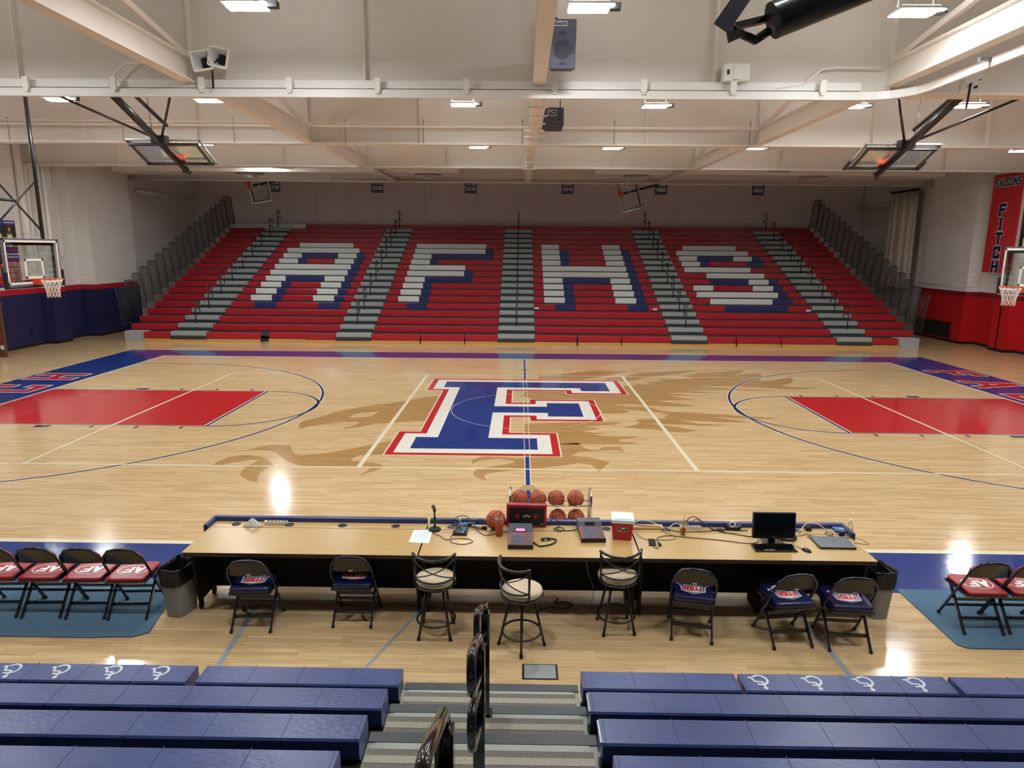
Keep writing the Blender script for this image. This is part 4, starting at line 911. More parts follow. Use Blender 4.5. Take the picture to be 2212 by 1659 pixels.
# ------------------------------------------------------------------ folding chairs (origin at floor, back toward -y)
def chair(label, kind, group):
    t = thing('folding_chair', label, 'chair', (0, 0, 0), 0, group)
    fm = 'black_gloss' if kind == 'red' else 'chair_navy'
    W = .212
    # front legs run up to form the back frame
    P = [(-W, .205, .0), (-W, .19, .03), (-W, -.155, .60), (-.19, -.19, .69), (-.13, -.208, .76), (-.05, -.213, .778), (.05, -.213, .778), (.13, -.208, .76), (.19, -.19, .69), (W, -.155, .60), (W, .19, .03), (W, .205, 0)]
    g = G(); g.tube(P, .014, 8); g.build('back_frame', fm, t)
    for s in (-1, 1):
        g = G(); g.bar((s * .195, .13, .425), (s * .195, -.215, .01), .018, .03); g.build('rear_leg', fm, t)
        g = G(); g.cyl((s * .195, -.212, .03), (s * .195, -.222, 0), .016, 8); g.build('foot_cap', 'dark_rubber', t)
        g = G(); g.cyl((s * W, .195, .025), (s * W, .208, 0), .018, 8); g.build('foot_cap', 'dark_rubber', t)
        g = G(); g.bar((s * .2, -.19, .405), (s * .2, .19, .405), .012, .03); g.build('seat_rail', fm, t)
    for z, hh in ((.125, .035), (.27, .03)):
        yy = -.215 + .345 * z / .425
        g = G(); g.bar((-.195, yy, z), (.195, yy, z), .012, hh); g.build('rear_crossbar', fm, t)
    g = G(); g.bar((-W, .12, .145), (W, .12, .145), .012, .03); g.build('front_crossbar', fm, t)
    # curved back panel and its pad
    def panel(y_off, th, zt, zb, wt):
        g = G(); A = []; N = 12
        for i in range(N + 1):
            u = -1 + 2 * i / N; x = u * wt
            top = zt - .085 * abs(u) ** 3
            for (z) in (zb, top):
                y = -.155 - .055 * (z - .60) / .17 + .02 * (u * u) + y_off
                A.append((x, y, z)); A.append((x, y + th, z))
        fs = []
        for i in range(N):
            o = 4 * i; n = o + 4
            fs += [(o, n, n + 2, o + 2), (o + 1, o + 3, n + 3, n + 1), (o + 2, n + 2, n + 3, o + 3), (o, o + 1, n + 1, n)]
        fs += [(0, 2, 3, 1), (4 * N, 4 * N + 1, 4 * N + 3, 4 * N + 2)]
        return g.add(A, fs, 0)
    panel(-.014, .008, .765, .595, .2).build('back_panel', 'black_gloss' if kind == 'red' else 'chair_panel', t)
    panel(-.002, .025, .772 if kind == 'red' else .758, .60, .19).build('back_pad', 'vinyl_red' if kind == 'red' else 'vinyl_navy', t, bevel=.006)
    if kind != 'red':
        g = G(); g.T = Matrix.Translation((0, -.1735, .612)) @ Matrix.Rotation(radians(-18), 4, 'X'); g.box(-.022, -.004, -.009, .022, 0, .009); g.build('cream_tag', 'tag_cream', t)
    sh = .035 if kind == 'red' else .06
    g = G(); g.prism(rrect(-.2, -.205, .2, .2, .03), .40, .42); g.build('seat_pan', fm, t)
    g = G(); g.prism(rrect(-.197, -.21, .197, .2, .04), .42, .42 + sh); sc = g.build('seat_cushion', 'vinyl_red' if kind == 'red' else 'vinyl_navy', t, bevel=.018, seg=3)
    # seat emblem reads from the front of the chair
    zt = .42 + sh + .001
    g = G(); M = Matrix.Translation((0, -.01, zt)) @ Matrix.Rotation(pi, 4, 'Z')
    if kind == 'red':
        g.T = M; g.strip([(.15 * cos(a * pi / 24), .105 * sin(a * pi / 24)) for a in range(48)], .011, .0005, 0, True); g.T = None
        letters(g, 'AF', M @ Matrix.Translation((-.112, -.062, 0)), .125, 0, 1.5, 0, .0008, 4.7, True, 1.12)
        g.build('seat_emblem', ['logo_white'], t)
    else:
        g.T = M
        S = [(-.135, .055), (-.115, .055), (-.115, .03), (-.105, .03), (-.1, -.06), (0, -.105), (.1, -.06), (.105, .03), (.115, .03), (.115, .055), (.135, .055), (.135, .085), (.1, .085), (.075, .12), (.035, .14), (-.035, .14), (-.075, .12), (-.1, .085), (-.135, .085)]
        S = [(x * 1.12, -y * 1.12) for x, y in S]; g.flat([(x * 1.05, y * 1.05) for x, y in S], .0003, 0); g.flat([(x * .96, y * .96) for x, y in S], .0006, 2)
        g.flat([(-.097, -.03), (.097, -.03), (.095, .062), (0, .098), (-.095, .062)], .0009, 0)
        g.flat([(-.09, -.095), (-.065, -.13), (.065, -.13), (.09, -.095), (.095, -.07), (-.095, -.07)], .0009, 0)
        for x in (-.045, 0, .045): g.strip([(x * 1.2, -.068), (x * .8, -.132)], .009, .0011, 2)
        g.strip([(-.1, -.05), (.1, -.05)], .007, .0011, 0)
        g.T = None
        letters(g, 'FITCH', M @ Matrix.Translation((-.082, -.022, 0)), .078, 1, 1.5, 0, .0013, 3.9, False, .66)
        g.build('seat_emblem', ['logo_white', 'logo_red', 'logo_navy'], t)
    return t
RC = [(-4.22, -9.36, .05, 'red padded folding chair nearest the left grey trash can'), (-4.665, -9.355, .05, 'red padded folding chair second from the left trash can'), (-5.13, -9.355, .05, 'red padded folding chair third from the left trash can'), (-5.59, -9.355, .05, 'red padded folding chair at the left edge of the photo'),
      (4.6, -9.41, -.02, 'red padded folding chair at the left end of the right mat'), (5.07, -9.40, -.02, 'red padded folding chair at the right edge of the photo')]
c0 = None
for x, y, r, L in RC:
    if c0 is None:
        c0 = chair(L, 'red', 'red bench chairs'); c0.location = (x, y, 0.012); c0.rotation_euler = (0, 0, r)
    else: dup(c0, (x, y, .012), r, L)
BC = [(-2.855, -9.55, .05, 'navy folding chair at the left half of the left table'), (-1.85, -9.43, .0, 'navy folding chair at the right half of the left table'), (1.62, -9.61, -.19, 'navy folding chair turned slightly, right of the barstools'),
      (2.53, -9.69, .12, 'navy folding chair beside the black box under the right table'), (3.1, -9.74, -.06, 'rightmost navy folding chair, by the right trash can')]
c0 = None
for x, y, r, L in BC:
    if c0 is None:
        c0 = chair(L, 'navy', 'navy scorers table chairs'); c0.location = (x, y, 0); c0.rotation_euler = (0, 0, r)
    else: dup(c0, (x, y, 0), r, L)

# ------------------------------------------------------------------ barstools (back toward -y)
def stool(label):
    t = thing('barstool', label, 'stool', (0, 0, 0), 0, 'swivel barstools')
    g = G(); g.lathe([(.001, .595), (.17, .595), (.192, .605), (.2, .625), (.195, .65), (.17, .664), (.1, .67), (.001, .672)], 32); g.build('seat_cushion', 'suede', t)
    g = G(); g.tube([(.2 * cos(a * pi / 20), .2 * sin(a * pi / 20), .592) for a in range(40)], .012, 8, 0, True); g.lathe([(.001, .575), (.19, .575), (.2, .588), (.001, .592)], 28); g.build('seat_ring', 'black_metal', t)
    g = G(); g.lathe([(.001, .53), (.13, .53), (.13, .57), (.09, .578), (.001, .578)], 24); g.build('swivel', 'black_metal', t)
    for k in range(4):
        a = k * pi / 2 + pi / 4; g = G(); g.cyl((.11 * cos(a), .11 * sin(a), .56), (.225 * cos(a), .225 * sin(a), 0), .0135, 10); g.build('leg', 'black_metal', t)
        g = G(); g.cyl((.222 * cos(a), .222 * sin(a), .03), (.226 * cos(a), .226 * sin(a), 0), .017, 10); g.build('foot_cap', 'dark_rubber', t)
    g = G(); g.tube([(.19 * cos(a * pi / 20), .19 * sin(a * pi / 20), .17) for a in range(40)], .011, 8, 0, True); g.build('foot_ring', 'black_metal', t)
    t.scale = (1, 1, .935)
    A = lambda u, z: (.215 * sin(u) * (1 + (z - .6) * .2), -.2 * cos(u) * (1 + (z - .6) * .35), z)
    u0 = radians(62)
    for s in (-1, 1):
        g = G(); g.tube([A(s * u0, .592), A(s * u0, .78), A(s * u0, .965)], .0115, 8); g.build('back_post', 'black_metal', t)
    g = G(); g.tube([A(u0 * (-1.05 + 2.1 * i / 14), .965 - .028 * (1 - (i / 7 - 1) ** 2)) for i in range(15)], .015, 8); g.build('top_rail', 'black_metal', t)
    g = G(); g.tube([A(u0 * (-1 + 2 * i / 14), .70 - .02 * (1 - (i / 7 - 1) ** 2)) for i in range(15)], .011, 8); g.build('lower_rail', 'black_metal', t)
    for s in (-1, 1):
        g = G(); g.tube([A(s * u0 * (-.98 + 1.96 * i / 14), .94 - .22 * (i / 14) ** .8 - .02) for i in range(15)], .0065, 6); g.build('back_cross', 'black_metal', t)
    return t
s0 = stool('beige cushioned barstool at the join of the left and middle tables'); s0.location = (-.975, -9.70, 0)
dup(s0, (-.11, -9.91, 0), radians(-46), 'beige cushioned barstool turned sideways, nearest the stair handrail')
dup(s0, (.86, -9.57, 0), radians(5 + 0), 'beige cushioned barstool in front of the red cooler')
for o in bpy.data.objects:
    pass

# ------------------------------------------------------------------ floor mats, trash cans, ball rack
t = tag(G().prism([(-8, -9.9), (-4.35, -9.9), (-4.3, -9.89), (-3.99, -9.88), (-3.86, -9.8), (-4.06, -8.68), (-8, -8.68)], 0.001, .012).build('floor_mat', 'mat_teal'), 'dark teal floor mat with a curled corner under the left red chairs', 'mat')
t = tag(G().prism([(4.22, -8.7), (8, -8.7), (8, -9.87), (4.35, -9.87), (4.27, -9.86), (4.21, -9.8)], 0.001, .012).build('floor_mat', 'mat_teal'), 'dark teal floor mat under the red chairs at right', 'mat')
def trash(label, loc, rz):
    t = thing('trash_can', label, 'trash can', loc, rz)
    g = G(); A = rrect(-.145, -.1, .145, .1, .06, 5); B = rrect(-.18, -.125, .18, .125, .06, 5); n = len(A)
    vs = [(x, y, 0) for x, y in A] + [(x, y, .52) for x, y in B]
    g.add(vs, [tuple(range(n))[::-1]] + [(k, (k + 1) % n, n + (k + 1) % n, n + k) for k in range(n)], 0, False)
    g.build('bin', 'can_grey', t)
    g = G(); rings = []; random.seed(int(abs(loc[0] * 100)))
    for (f, z, j) in ((1.0, .36, .006), (1.01, .42, .008), (1.03, .47, .008), (1.04, .52, .006), (1.05, .545, .01), (1.0, .55, .01), (.93, .5, .01), (.74, .35, .008), (.6, .12, .008)):
        rings.append([(x * f + random.uniform(-j, j), y * f + random.uniform(-j, j), z + random.uniform(-j, j) * (1.3 if z < .4 and f > .95 else 1)) for x, y in B])
    vs = [p for r in rings for p in r]
    g.add(vs, [(i * n + k, i * n + (k + 1) % n, (i + 1) * n + (k + 1) % n, (i + 1) * n + k) for i in range(len(rings) - 1) for k in range(n)] + [tuple((len(rings) - 1) * n + k for k in range(n))], 0, True)
    g.build('bin_liner', 'bag_black', t)
trash('grey trash can with a black bag at the left end of the tables', (-3.74, -9.36, 0), radians(78))
trash('grey trash can with a black bag at the right end of the tables', (3.68, -9.2, 0), radians(100))

def basketball(label, loc, r, rot, group):
    g = G(); g.T = Euler(rot).to_matrix().to_4x4()
    g.ball((0, 0, 0), r, 28, 18, 0)
    n = 40; w = r * .028
    g.tube([(r * cos(2 * pi * k / n), r * sin(2 * pi * k / n), 0) for k in range(n)], w, 5, 1, True)
    g.tube([(r * cos(2 * pi * k / n), 0, r * sin(2 * pi * k / n)) for k in range(n)], w, 5, 1, True)
    for s in (-1, 1):
        pts = []
        for k in range(n):
            a = 2 * pi * k / n; v = Vector((s * (.55 + .17 * cos(2 * a)), cos(a) * .8, sin(a) * .8)); v.normalize(); pts.append(tuple(v * r))
        g.tube(pts, w, 5, 1, True)
    # small printed script line
    g.tube([tuple(Vector((.9, -.25 + .09 * k, .3 + .05 * (k % 2))).normalized() * r * 1.0) for k in range(7)], w * .6, 4, 1)
    o = g.build('basketball', ['ball_orange', 'ball_line']); o.location = loc
    return tag(o, label, 'basketball', group)
t = thing('ball_rack', 'chrome two-tier ball rack on the court behind the scorers tables', 'rack', (.29, -6.95, 0), 0)
for s in (-1, 1):
    g = G(); x = s * .56; g.tube([(x, -.14, .0), (x, -.14, .46), (x, -.12, .5), (x, -.06, .52), (x, .06, .52), (x, .12, .5), (x, .14, .46), (x, .14, 0)], .018, 10); g.build('end_frame', 'chrome', t)
for z in (.33, .05):
    for y in (-.1, .1):
        g = G(); g.cyl((-.56, y, z), (.56, y, z), .013, 10); g.build('rail', 'chrome', t)
    for s in (-1, 1):
        g = G(); g.cyl((s * .56, -.14, z), (s * .56, .14, z), .013, 8); g.build('end_bar', 'chrome', t)
bw = ['leftmost', 'second from left', 'third from left', 'rightmost']
for i, x in enumerate((-.14, .115, .375, .645)):
    basketball('orange basketball on the top tier of the ball rack, ' + bw[i], (x, -6.95, .398), .119, (.4 + i * .9, .3 * i - .5, .7 + i * 1.3), 'basketballs on the rack')
for i, x in enumerate((.40, .66)):
    basketball('orange basketball on the lower tier of the ball rack, ' + ['left one', 'right one'][i], (x, -6.95, .118), .119, (.8 + i, 1.1, .2 + i), 'basketballs on the rack')
basketball('orange basketball on the scorers table beside the red arrow box', (-.405, -8.855, TT + .108), .108, (.5, .2, 1.9), None)
# ------------------------------------------------------------------ things on the scorers tables
def cable(label, pts, r=.004, m='cable_black', nm='cable'):
    # smooth the polyline a little
    P = [Vector(p) for p in pts]; out = []
    for i in range(len(P) - 1):
        p0 = P[max(i - 1, 0)]; p1 = P[i]; p2 = P[i + 1]; p3 = P[min(i + 2, len(P) - 1)]
        for k in range(5):
            s = k / 5
            out.append(.5 * ((2 * p1) + (p2 - p0) * s + (2 * p0 - 5 * p1 + 4 * p2 - p3) * s * s + (3 * p1 - p0 - 3 * p2 + p3) * s ** 3))
    out.append(P[-1])
    g = G(); g.tube([tuple(p) for p in out], r, 6)
    return tag(g.build(nm, m), label, 'cable')
zc = TT + .005
# towel
g = G(); n = 26; random.seed(5); rings = []
for (f, z) in ((1.0, .0), (1.02, .012), (.8, .03), (.45, .055), (.12, .075)):
    rings.append([((.1 * f + .02 * sin(3 * a) * f) * cos(a), (.045 * f + .012 * sin(2 * a + 1) * f) * sin(a), z * (1 + .35 * sin(5 * a + z * 60))) for a in [2 * pi * k / n for k in range(n)]])
vs = [p for r in rings for p in r]
g.add(vs, [(i * n + k, i * n + (k + 1) % n, (i + 1) * n + (k + 1) % n, (i + 1) * n + k) for i in range(4) for k in range(n)] + [tuple(4 * n + k for k in range(n)), tuple(range(n))[::-1]], 0, True)
g.add([(.0, -.05, .002), (.07, -.03, .004), (.03, -.085, .002), (-.03, -.075, .002)], [(0, 3, 2, 1)])
o = g.build('towel', 'towel'); o.location = (-3.12, -8.885, TT); tag(o, 'crumpled white towel on the left scorers table', 'towel')
def strip(label, x0, x1, y, m='white_plastic'):
    t = thing('power_strip', label, 'power strip', ((x0 + x1) / 2, y, TT), 0); L = (x1 - x0) / 2
    g = G(); g.box(-L, -.025, 0, L, .025, .035); g.build('body', m, t, bevel=.004)
    n = 5
    for i in range(n):
        g = G(); xx = -L + .05 + (2 * L - .1) * i / (n - 1); g.box(xx - .014, -.016, .0345, xx + .014, .016, .0362); g.build('outlet', 'grille_dark', t)
    g = G(); g.box(L - .025, -.012, .035, L - .008, .012, .04); g.build('switch', 'black_plastic', t)
strip('cream power strip beside the crumpled towel', -3.02, -2.76, -8.8, 'cream_plastic')
strip('white power strip behind the iced tea cup', 1.66, 1.9, -8.785, 'cream_plastic')
# microphone on stand
t = thing('microphone_stand', 'black microphone on a round based desk stand', 'microphone', (-1.08, -8.91, TT), 0)
g = G(); g.lathe([(.001, 0), (.07, 0), (.07, .012), (.06, .02), (.015, .03), (.001, .03)], 28); g.build('base', 'black_matte', t)
g = G(); g.cyl((0, 0, .02), (0, 0, .15), .011, 12); g.cyl((0, 0, .13), (0, 0, .22), .009, 12); g.cyl((0, 0, .12), (0, 0, .15), .016, 12); g.build('pole', 'black_metal', t)
g = G(); g.bar((0, 0, .21), (-.005, -.01, .25), .02, .02); g.build('clip', 'black_plastic', t)
g = G(); g.cyl((.005, .04, .21), (-.005, -.02, .275), .011, 12, r2=.014); g.ball((-.008, -.032, .285), .023, 16, 10); g.build('microphone', 'mic_grey', t)
# mixer
t = thing('audio_mixer', 'small black and blue audio mixer with knobs', 'audio mixer', (-.79, -8.935, TT), 0)
g = G(); g.add([(-.075, -.12, 0), (.075, -.12, 0), (.075, .13, 0), (-.075, .13, 0), (-.075, -.12, .025), (.075, -.12, .025), (.075, .13, .06), (-.075, .13, .06)], [(0, 3, 2, 1), (4, 5, 6, 7), (0, 1, 5, 4), (1, 2, 6, 5), (2, 3, 7, 6), (3, 0, 4, 7)]); g.build('case', 'black_plastic', t, bevel=.004)
zz = lambda y: .0255 + .035 * (y + .12) / .25
g = G()
for (x0, y0, x1, y1) in ((.01, -.11, .06, -.07), (-.02, .07, .068, .11), (.02, -.05, .06, -.0)): g.add([(x0, y0, zz(y0)), (x1, y0, zz(y0)), (x1, y1, zz(y1)), (x0, y1, zz(y1))], [(0, 1, 2, 3)])
g.build('blue_panel', 'key_blue', t)
for i in range(4):
    for j in range(4):
        x = -.055 + .036 * i; y = -.095 + .042 * j
        g = G(); g.cyl((x, y, zz(y) - .002), (x, y, zz(y) + .012), .009, 8); g.build('knob', 'grey_metal' if (i + j) % 3 else 'black_plastic', t)
for i in range(4):
    g = G(); x = -.055 + .036 * i; g.cyl((x, .115, .05), (x, .115, .085 + .02 * (i % 2)), .008, 8); g.build('plug', 'white_plastic' if i == 1 else 'black_plastic', t)
t = thing('radio_handset', 'black and silver handheld transmitter lying behind the mixer', 'handset', (-.6, -8.85, TT), -.35)
g = G(); g.box(-.08, -.022, 0, .05, .022, .03); g.build('body', 'grey_metal', t, bevel=.006); g = G(); g.cyl((.05, 0, .016), (.1, 0, .016), .02, 12); g.build('end_cap', 'black_plastic', t)
t = thing('power_adapter', 'black power adapter with cords behind the mixer', 'adapter', (-.69, -8.78, TT), .2)
g = G(); g.box(-.06, -.028, 0, .05, .028, .035); g.build('body', 'black_plastic', t, bevel=.005); g = G(); g.cyl((.05, 0, .015), (.09, .0, .02), .008, 8); g.build('plug', 'black_plastic', t)
# sheet of paper
g = G(); g.add([(-1.311, -8.925, .0015), (-1.103, -8.902, .0015), (-1.098, -9.262, .0015), (-1.318, -9.24, .0015)], [(0, 3, 2, 1)], 0)
for k in range(9): y = -8.95 - .025 * k; g.add([(-1.28, y, .0018), (-1.14 + .01 * (k % 3), y + .006, .0018), (-1.14 + .01 * (k % 3), y, .0018), (-1.28, y - .006, .0018)], [(0, 3, 2, 1)], 1)
o = g.build('paper_sheet', ['paper', 'paper_ink']); o.location = (0, 0, TT); tag(o, 'sheet of printed white paper over the table join beside the microphone', 'paper')
# drinks
def cup(label, x, y, r0, r1, h, body, lidm, straw_m, tilt, fill=None, logo=False):
    t = thing('drink_cup', label, 'cup', (x, y, TT), 0)
    g = G(); g.lathe([(.001, 0), (r0, 0), (r1, h), (r1 * .96, h), (r0 * .9, .004), (.001, .004)], 24); g.build('cup', body, t)
    if fill:
        g = G(); hf = h * fill; rf = r0 + (r1 - r0) * fill; g.lathe([(.001, .006), (r0 * .88, .006), (rf * .95, hf), (.001, hf)], 22); g.build('drink', 'tea', t)
    g = G(); g.lathe([(r1 + .003, h - .004), (r1 + .003, h + .006), (r1 * .85, h + .012), (.001, h + .012)], 24); g.build('lid', lidm, t)
    g = G(); g.cyl((0, 0, h * .5), (tilt, 0, h + .085), .0035, 6); g.build('straw', straw_m, t)
    if logo:
        g = G(); n = 12; vs = []
        rl = lambda z: r0 + (r1 - r0) * z / h + .0008
        for k in range(n):
            a = 2 * pi * k / n; z = h * .62 + .019 * sin(a); an = -pi / 2 - .15 + .019 * cos(a) / rl(z); vs.append((rl(z) * cos(an), rl(z) * sin(an), z))
        g.add(vs, [tuple(range(n))]); g.build('round_logo', 'logo_red', t)
    return t
cup('tall amber tumbler of iced drink with a clear lid and red straw', -.362, -9.045, .033, .05, .2, 'tea', 'clear_plastic', 'red_gloss', .008)
cup('clear cup of iced tea with a red round logo and orange straw', 1.652, -8.965, .03, .045, .135, 'clear_plastic', 'clear_plastic', 'orange_rim', .002, .5, True)
# possession arrow box
t = thing('possession_arrow_box', 'red padded scorer box with two red arrows on a black face', 'possession arrow', (-.063, -8.785, TT), 0)
g = G(); g.box(-.225, -.03, 0, .225, .05, .27); g.build('case', 'vinyl_red', t, bevel=.014)
g = G(); g.box(-.195, -.034, .03, .195, -.029, .235); g.build('face_panel', 'black_plastic', t)
for s, nm in ((-1, 'left_arrow'), (1, 'right_arrow')):
    g = G(); g.add([(s * .085, -.0355, .165), (s * .085, -.0355, .105), (s * .14, -.0355, .135)], [(0, 1, 2) if s > 0 else (0, 2, 1)]); g.build('arrow', 'red_gloss', t)
g = G()
for (a, b, c, d) in ((-.042, .132, -.022, .14), (-.022, .124, -.012, .14), (-.012, .142, .014, .152), (.014, .124, .024, .14), (.024, .132, .042, .14), (.16, .04, .185, .05)): g.box(a, -.0365, b, c, -.034, d)
g.build('face_marking', 'white_plastic', t)
# game consoles
def console(label, x, y, rz, lit):
    t = thing('game_console', label, 'control console', (x, y, TT), rz, 'scoreboard consoles')
    g = G(); g.add([(-.13, -.215, 0), (.13, -.215, 0), (.13, .215, 0), (-.13, .215, 0), (-.13, -.215, .05), (.13, -.215, .05), (.13, .04, .07), (-.13, .04, .07), (.13, .1, .11), (-.13, .1, .11), (.13, .215, .11), (-.13, .215, .11)],
        [(0, 3, 2, 1), (4, 5, 6, 7), (7, 6, 8, 9), (9, 8, 10, 11), (0, 1, 5, 4), (2, 3, 11, 10), (1, 2, 10, 8, 6, 5), (0, 4, 7, 9, 11, 3)]); g.build('case', 'console_top', t, bevel=.006)
    g = G(); g.box(-.132, -.217, 0, .132, -.2, .046); g.build('front_lip', 'black_plastic', t)
    za = lambda yy: .0505 + .02 * (yy + .215) / .255
    g = G(); g.add([(-.12, -.205, za(-.205) + .001), (.12, -.205, za(-.205) + .001), (.12, .03, za(.03) + .001), (-.12, .03, za(.03) + .001)], [(0, 1, 2, 3)]); g.build('key_panel', 'keypad_red', t)
    g = G(); g.add([(-.105, -.19, za(-.19) + .0016), (.11, -.19, za(-.19) + .0016), (.11, .015, za(.015) + .0016), (-.105, .015, za(.015) + .0016)], [(0, 1, 2, 3)]); g.build('key_field', 'key_panel', t)
    for i in range(7):
        for j in range(5):
            xx = -.09 + .03 * i; yy = -.175 + .037 * j
            g = G(); g.box(xx - .009, yy - .011, za(yy), xx + .009, yy + .011, za(yy) + .005); g.build('key', 'key_blue' if i in (1, 2) and j != 2 else 'key_grey', t)
    g = G(); g.add([(-.06, .05, .079), (.06, .05, .079), (.06, .092, .107), (-.06, .092, .107)], [(0, 1, 2, 3)]); g.build('display_bezel', 'black_plastic', t)
    g = G(); g.add([(-.048, .058, .0855), (.048, .058, .0855), (.048, .084, .1025), (-.048, .084, .1025)], [(0, 1, 2, 3)]); lab(g.build('display', 'display_red' if lit else 'screen_black', t), 'lit red display' if lit else 'dark display')
console('scoreboard console with a lit red display beside the amber tumbler', -.13, -9.16, 0, True)
console('scoreboard console with a dark display left of the red cooler', .64, -8.975, .05, False)
t = thing('start_switch', 'small black hand switch on a thick cord beside the console', 'hand switch', (.14, -9.15, TT), .25)
g = G(); g.box(-.05, -.018, 0, .05, .018, .03); g.build('body', 'black_plastic', t, bevel=.006); g = G(); g.box(-.02, -.019, .008, .012, -.0175, .022); g.build('label_plate', 'white_plastic', t)
cable('thick black cord looping from the hand switch', [(.19, -9.13, zc + .01), (.25, -9.14, zc + .004), (.24, -9.21, zc + .004), (.17, -9.28, zc + .004), (.08, -9.31, zc + .004), (.05, -9.28, zc), (.0, -9.22, zc + .01)], .009)
# cooler
t = thing('drink_cooler', 'red personal cooler with a white lid', 'cooler', (.975, -9.02, TT), -.1)
g = G(); A = rrect(-.1, -.1, .1, .1, .02, 3); B = rrect(-.115, -.115, .115, .115, .02, 3); n = len(A)
g.add([(x, y, 0) for x, y in A] + [(x, y, .2) for x, y in B], [tuple(range(n))[::-1], tuple(n + k for k in range(n))] + [(k, (k + 1) % n, n + (k + 1) % n, n + k) for k in range(n)]); g.build('body', 'cooler_red', t)
g = G(); g.prism(rrect(-.122, -.122, .122, .122, .025, 3), .195, .235); g.prism(rrect(-.1, -.1, .1, .1, .025, 3), .235, .243); g.build('lid', 'cooler_white', t, bevel=.006)
g = G(); g.box(-.05, -.1135, .1, .055, -.106, .15, 0)
for (a, b, c, d, m) in ((-.046, .125, -.02, .147, 1), (-.012, .108, .012, .13, 2), (.022, .112, .048, .142, 2), (-.012, .136, .02, .146, 3)): g.box(a, -.1142, b, c, -.1134, d, m)
g.build('maker_label', ['grey_metal', 'poster_tree', 'black_plastic', 'white_plastic'], t)
# board, phone, charger
t = tag(G().box(1.13, -8.83, TT + .001, 1.47, -8.69, TT + .026).build('wood_board', 'pine', bevel=.003), 'short pine board lying right of the red cooler', 'board')
t = thing('mobile_phone', 'black phone on the right table near the third barstool', 'phone', (1.277, -9.175, TT), -.12)
g = G(); g.prism(rrect(-.037, -.085, .037, .085, .01), 0, .009); g.build('body', 'black_plastic', t); g = G(); g.box(-.034, -.08, .009, .034, .08, .0095); g.build('screen', 'screen_black', t)
t = thing('cable_adapter', 'small black charging adapter beside the phone', 'adapter', (1.345, -9.23, TT), .1)
g = G(); g.box(-.013, -.03, 0, .013, .03, .022); g.build('body', 'black_plastic', t, bevel=.003); g = G(); g.box(-.006, .03, .006, .006, .045, .014); g.build('plug', 'grey_metal', t)
# tape dispenser
t = thing('tape_dispenser', 'black desk tape dispenser with a roll of tape', 'tape dispenser', (2.245, -8.79, TT), 0)
g = G(); g.add([(-.08, -.03, 0), (.08, -.03, 0), (.08, .03, 0), (-.08, .03, 0), (-.085, -.03, .075), (-.04, -.03, .03), (.05, -.03, .03), (.095, -.03, .06), (-.085, .03, .075), (-.04, .03, .03), (.05, .03, .03), (.095, .03, .06)],
    [(0, 3, 2, 1), (0, 1, 7, 6, 5, 4), (3, 8, 9, 10, 11, 2), (0, 4, 8, 3), (1, 2, 11, 7), (4, 5, 9, 8), (5, 6, 10, 9), (6, 7, 11, 10)]); g.build('body', 'black_plastic', t)
g = G(); g.tube([(.032 * cos(a * pi / 10), 0, .058 + .032 * sin(a * pi / 10)) for a in range(20)], .01, 6, 0, True); g.build('tape_roll', 'white_plastic', t)
# monitor, keyboard, mouse, laptop
t = thing('computer_monitor', 'black flat monitor seen from the front on the right table', 'monitor', (2.57, -9.1, TT), 0)
g = G(); g.T = Matrix.Translation((0, -.04, .2)) @ Matrix.Rotation(radians(-6), 4, 'X'); g.box(-.225, -.012, -.14, .225, .03, .14); g.build('housing', 'black_plastic', t, bevel=.005)
g = G(); g.T = Matrix.Translation((0, -.04, .2)) @ Matrix.Rotation(radians(-6), 4, 'X'); g.box(-.21, -.014, -.115, .21, -.0125, .13); g.build('screen', 'screen_black', t)
g = G(); g.T = Matrix.Translation((0, -.04, .2)) @ Matrix.Rotation(radians(-6), 4, 'X'); g.add([(.008 * cos(a * pi / 6), -.0135, -.128 + .008 * sin(a * pi / 6)) for a in range(12)], [tuple(range(12))]); g.build('round_logo', 'grey_metal', t)
g = G(); g.box(-.035, -.01, .01, .035, .02, .16); g.build('neck', 'black_plastic', t)
g = G(); g.prism([(-.12, -.08), (.12, -.08), (.1, .06), (-.1, .06)], 0, .012); g.build('stand_foot', 'black_gloss', t, bevel=.003)
t = thing('keyboard', 'black computer keyboard in front of the monitor', 'keyboard', (2.53, -9.29, TT), .02)
g = G(); g.add([(-.22, -.08, 0), (.22, -.08, 0), (.215, .08, 0), (-.215, .08, 0), (-.22, -.08, .012), (.22, -.08, .012), (.215, .08, .026), (-.215, .08, .026)], [(0, 3, 2, 1), (4, 5, 6, 7), (0, 1, 5, 4), (1, 2, 6, 5), (2, 3, 7, 6), (3, 0, 4, 7)]); g.build('case', 'black_plastic', t, bevel=.003)
kz = lambda y: .012 + .014 * (y + .08) / .16
for j in range(5):
    y = -.058 + .026 * j
    for i in range(19):
        if j == 0 and 4 <= i <= 8: continue
        x = -.2 + .0222 * i; g = G(); g.box(x - .009, y - .01, kz(y), x + .009, y + .01, kz(y) + .006); g.build('key', 'black_gloss', t)
g = G(); g.box(-.12, -.068, kz(-.058), -.015, -.048, kz(-.058) + .006); g.build('space_bar', 'key_grey', t)
t = thing('computer_mouse', 'black and silver computer mouse right of the keyboard', 'mouse', (2.855, -9.33, TT), .55)
g = G(); g.ball((0, 0, .0), 1, 16, 10, 0, (.031, .055, .034)); 
g.v = [(x, y, max(z, 0)) for x, y, z in g.v]; g.build('shell', 'black_gloss', t)
g = G(); g.box(-.018, .03, .018, .018, .05, .024); g.build('button', 'grey_metal', t)
t = thing('laptop', 'closed grey laptop at the right end of the tables', 'laptop', (3.21, -9.14, TT), -.02)
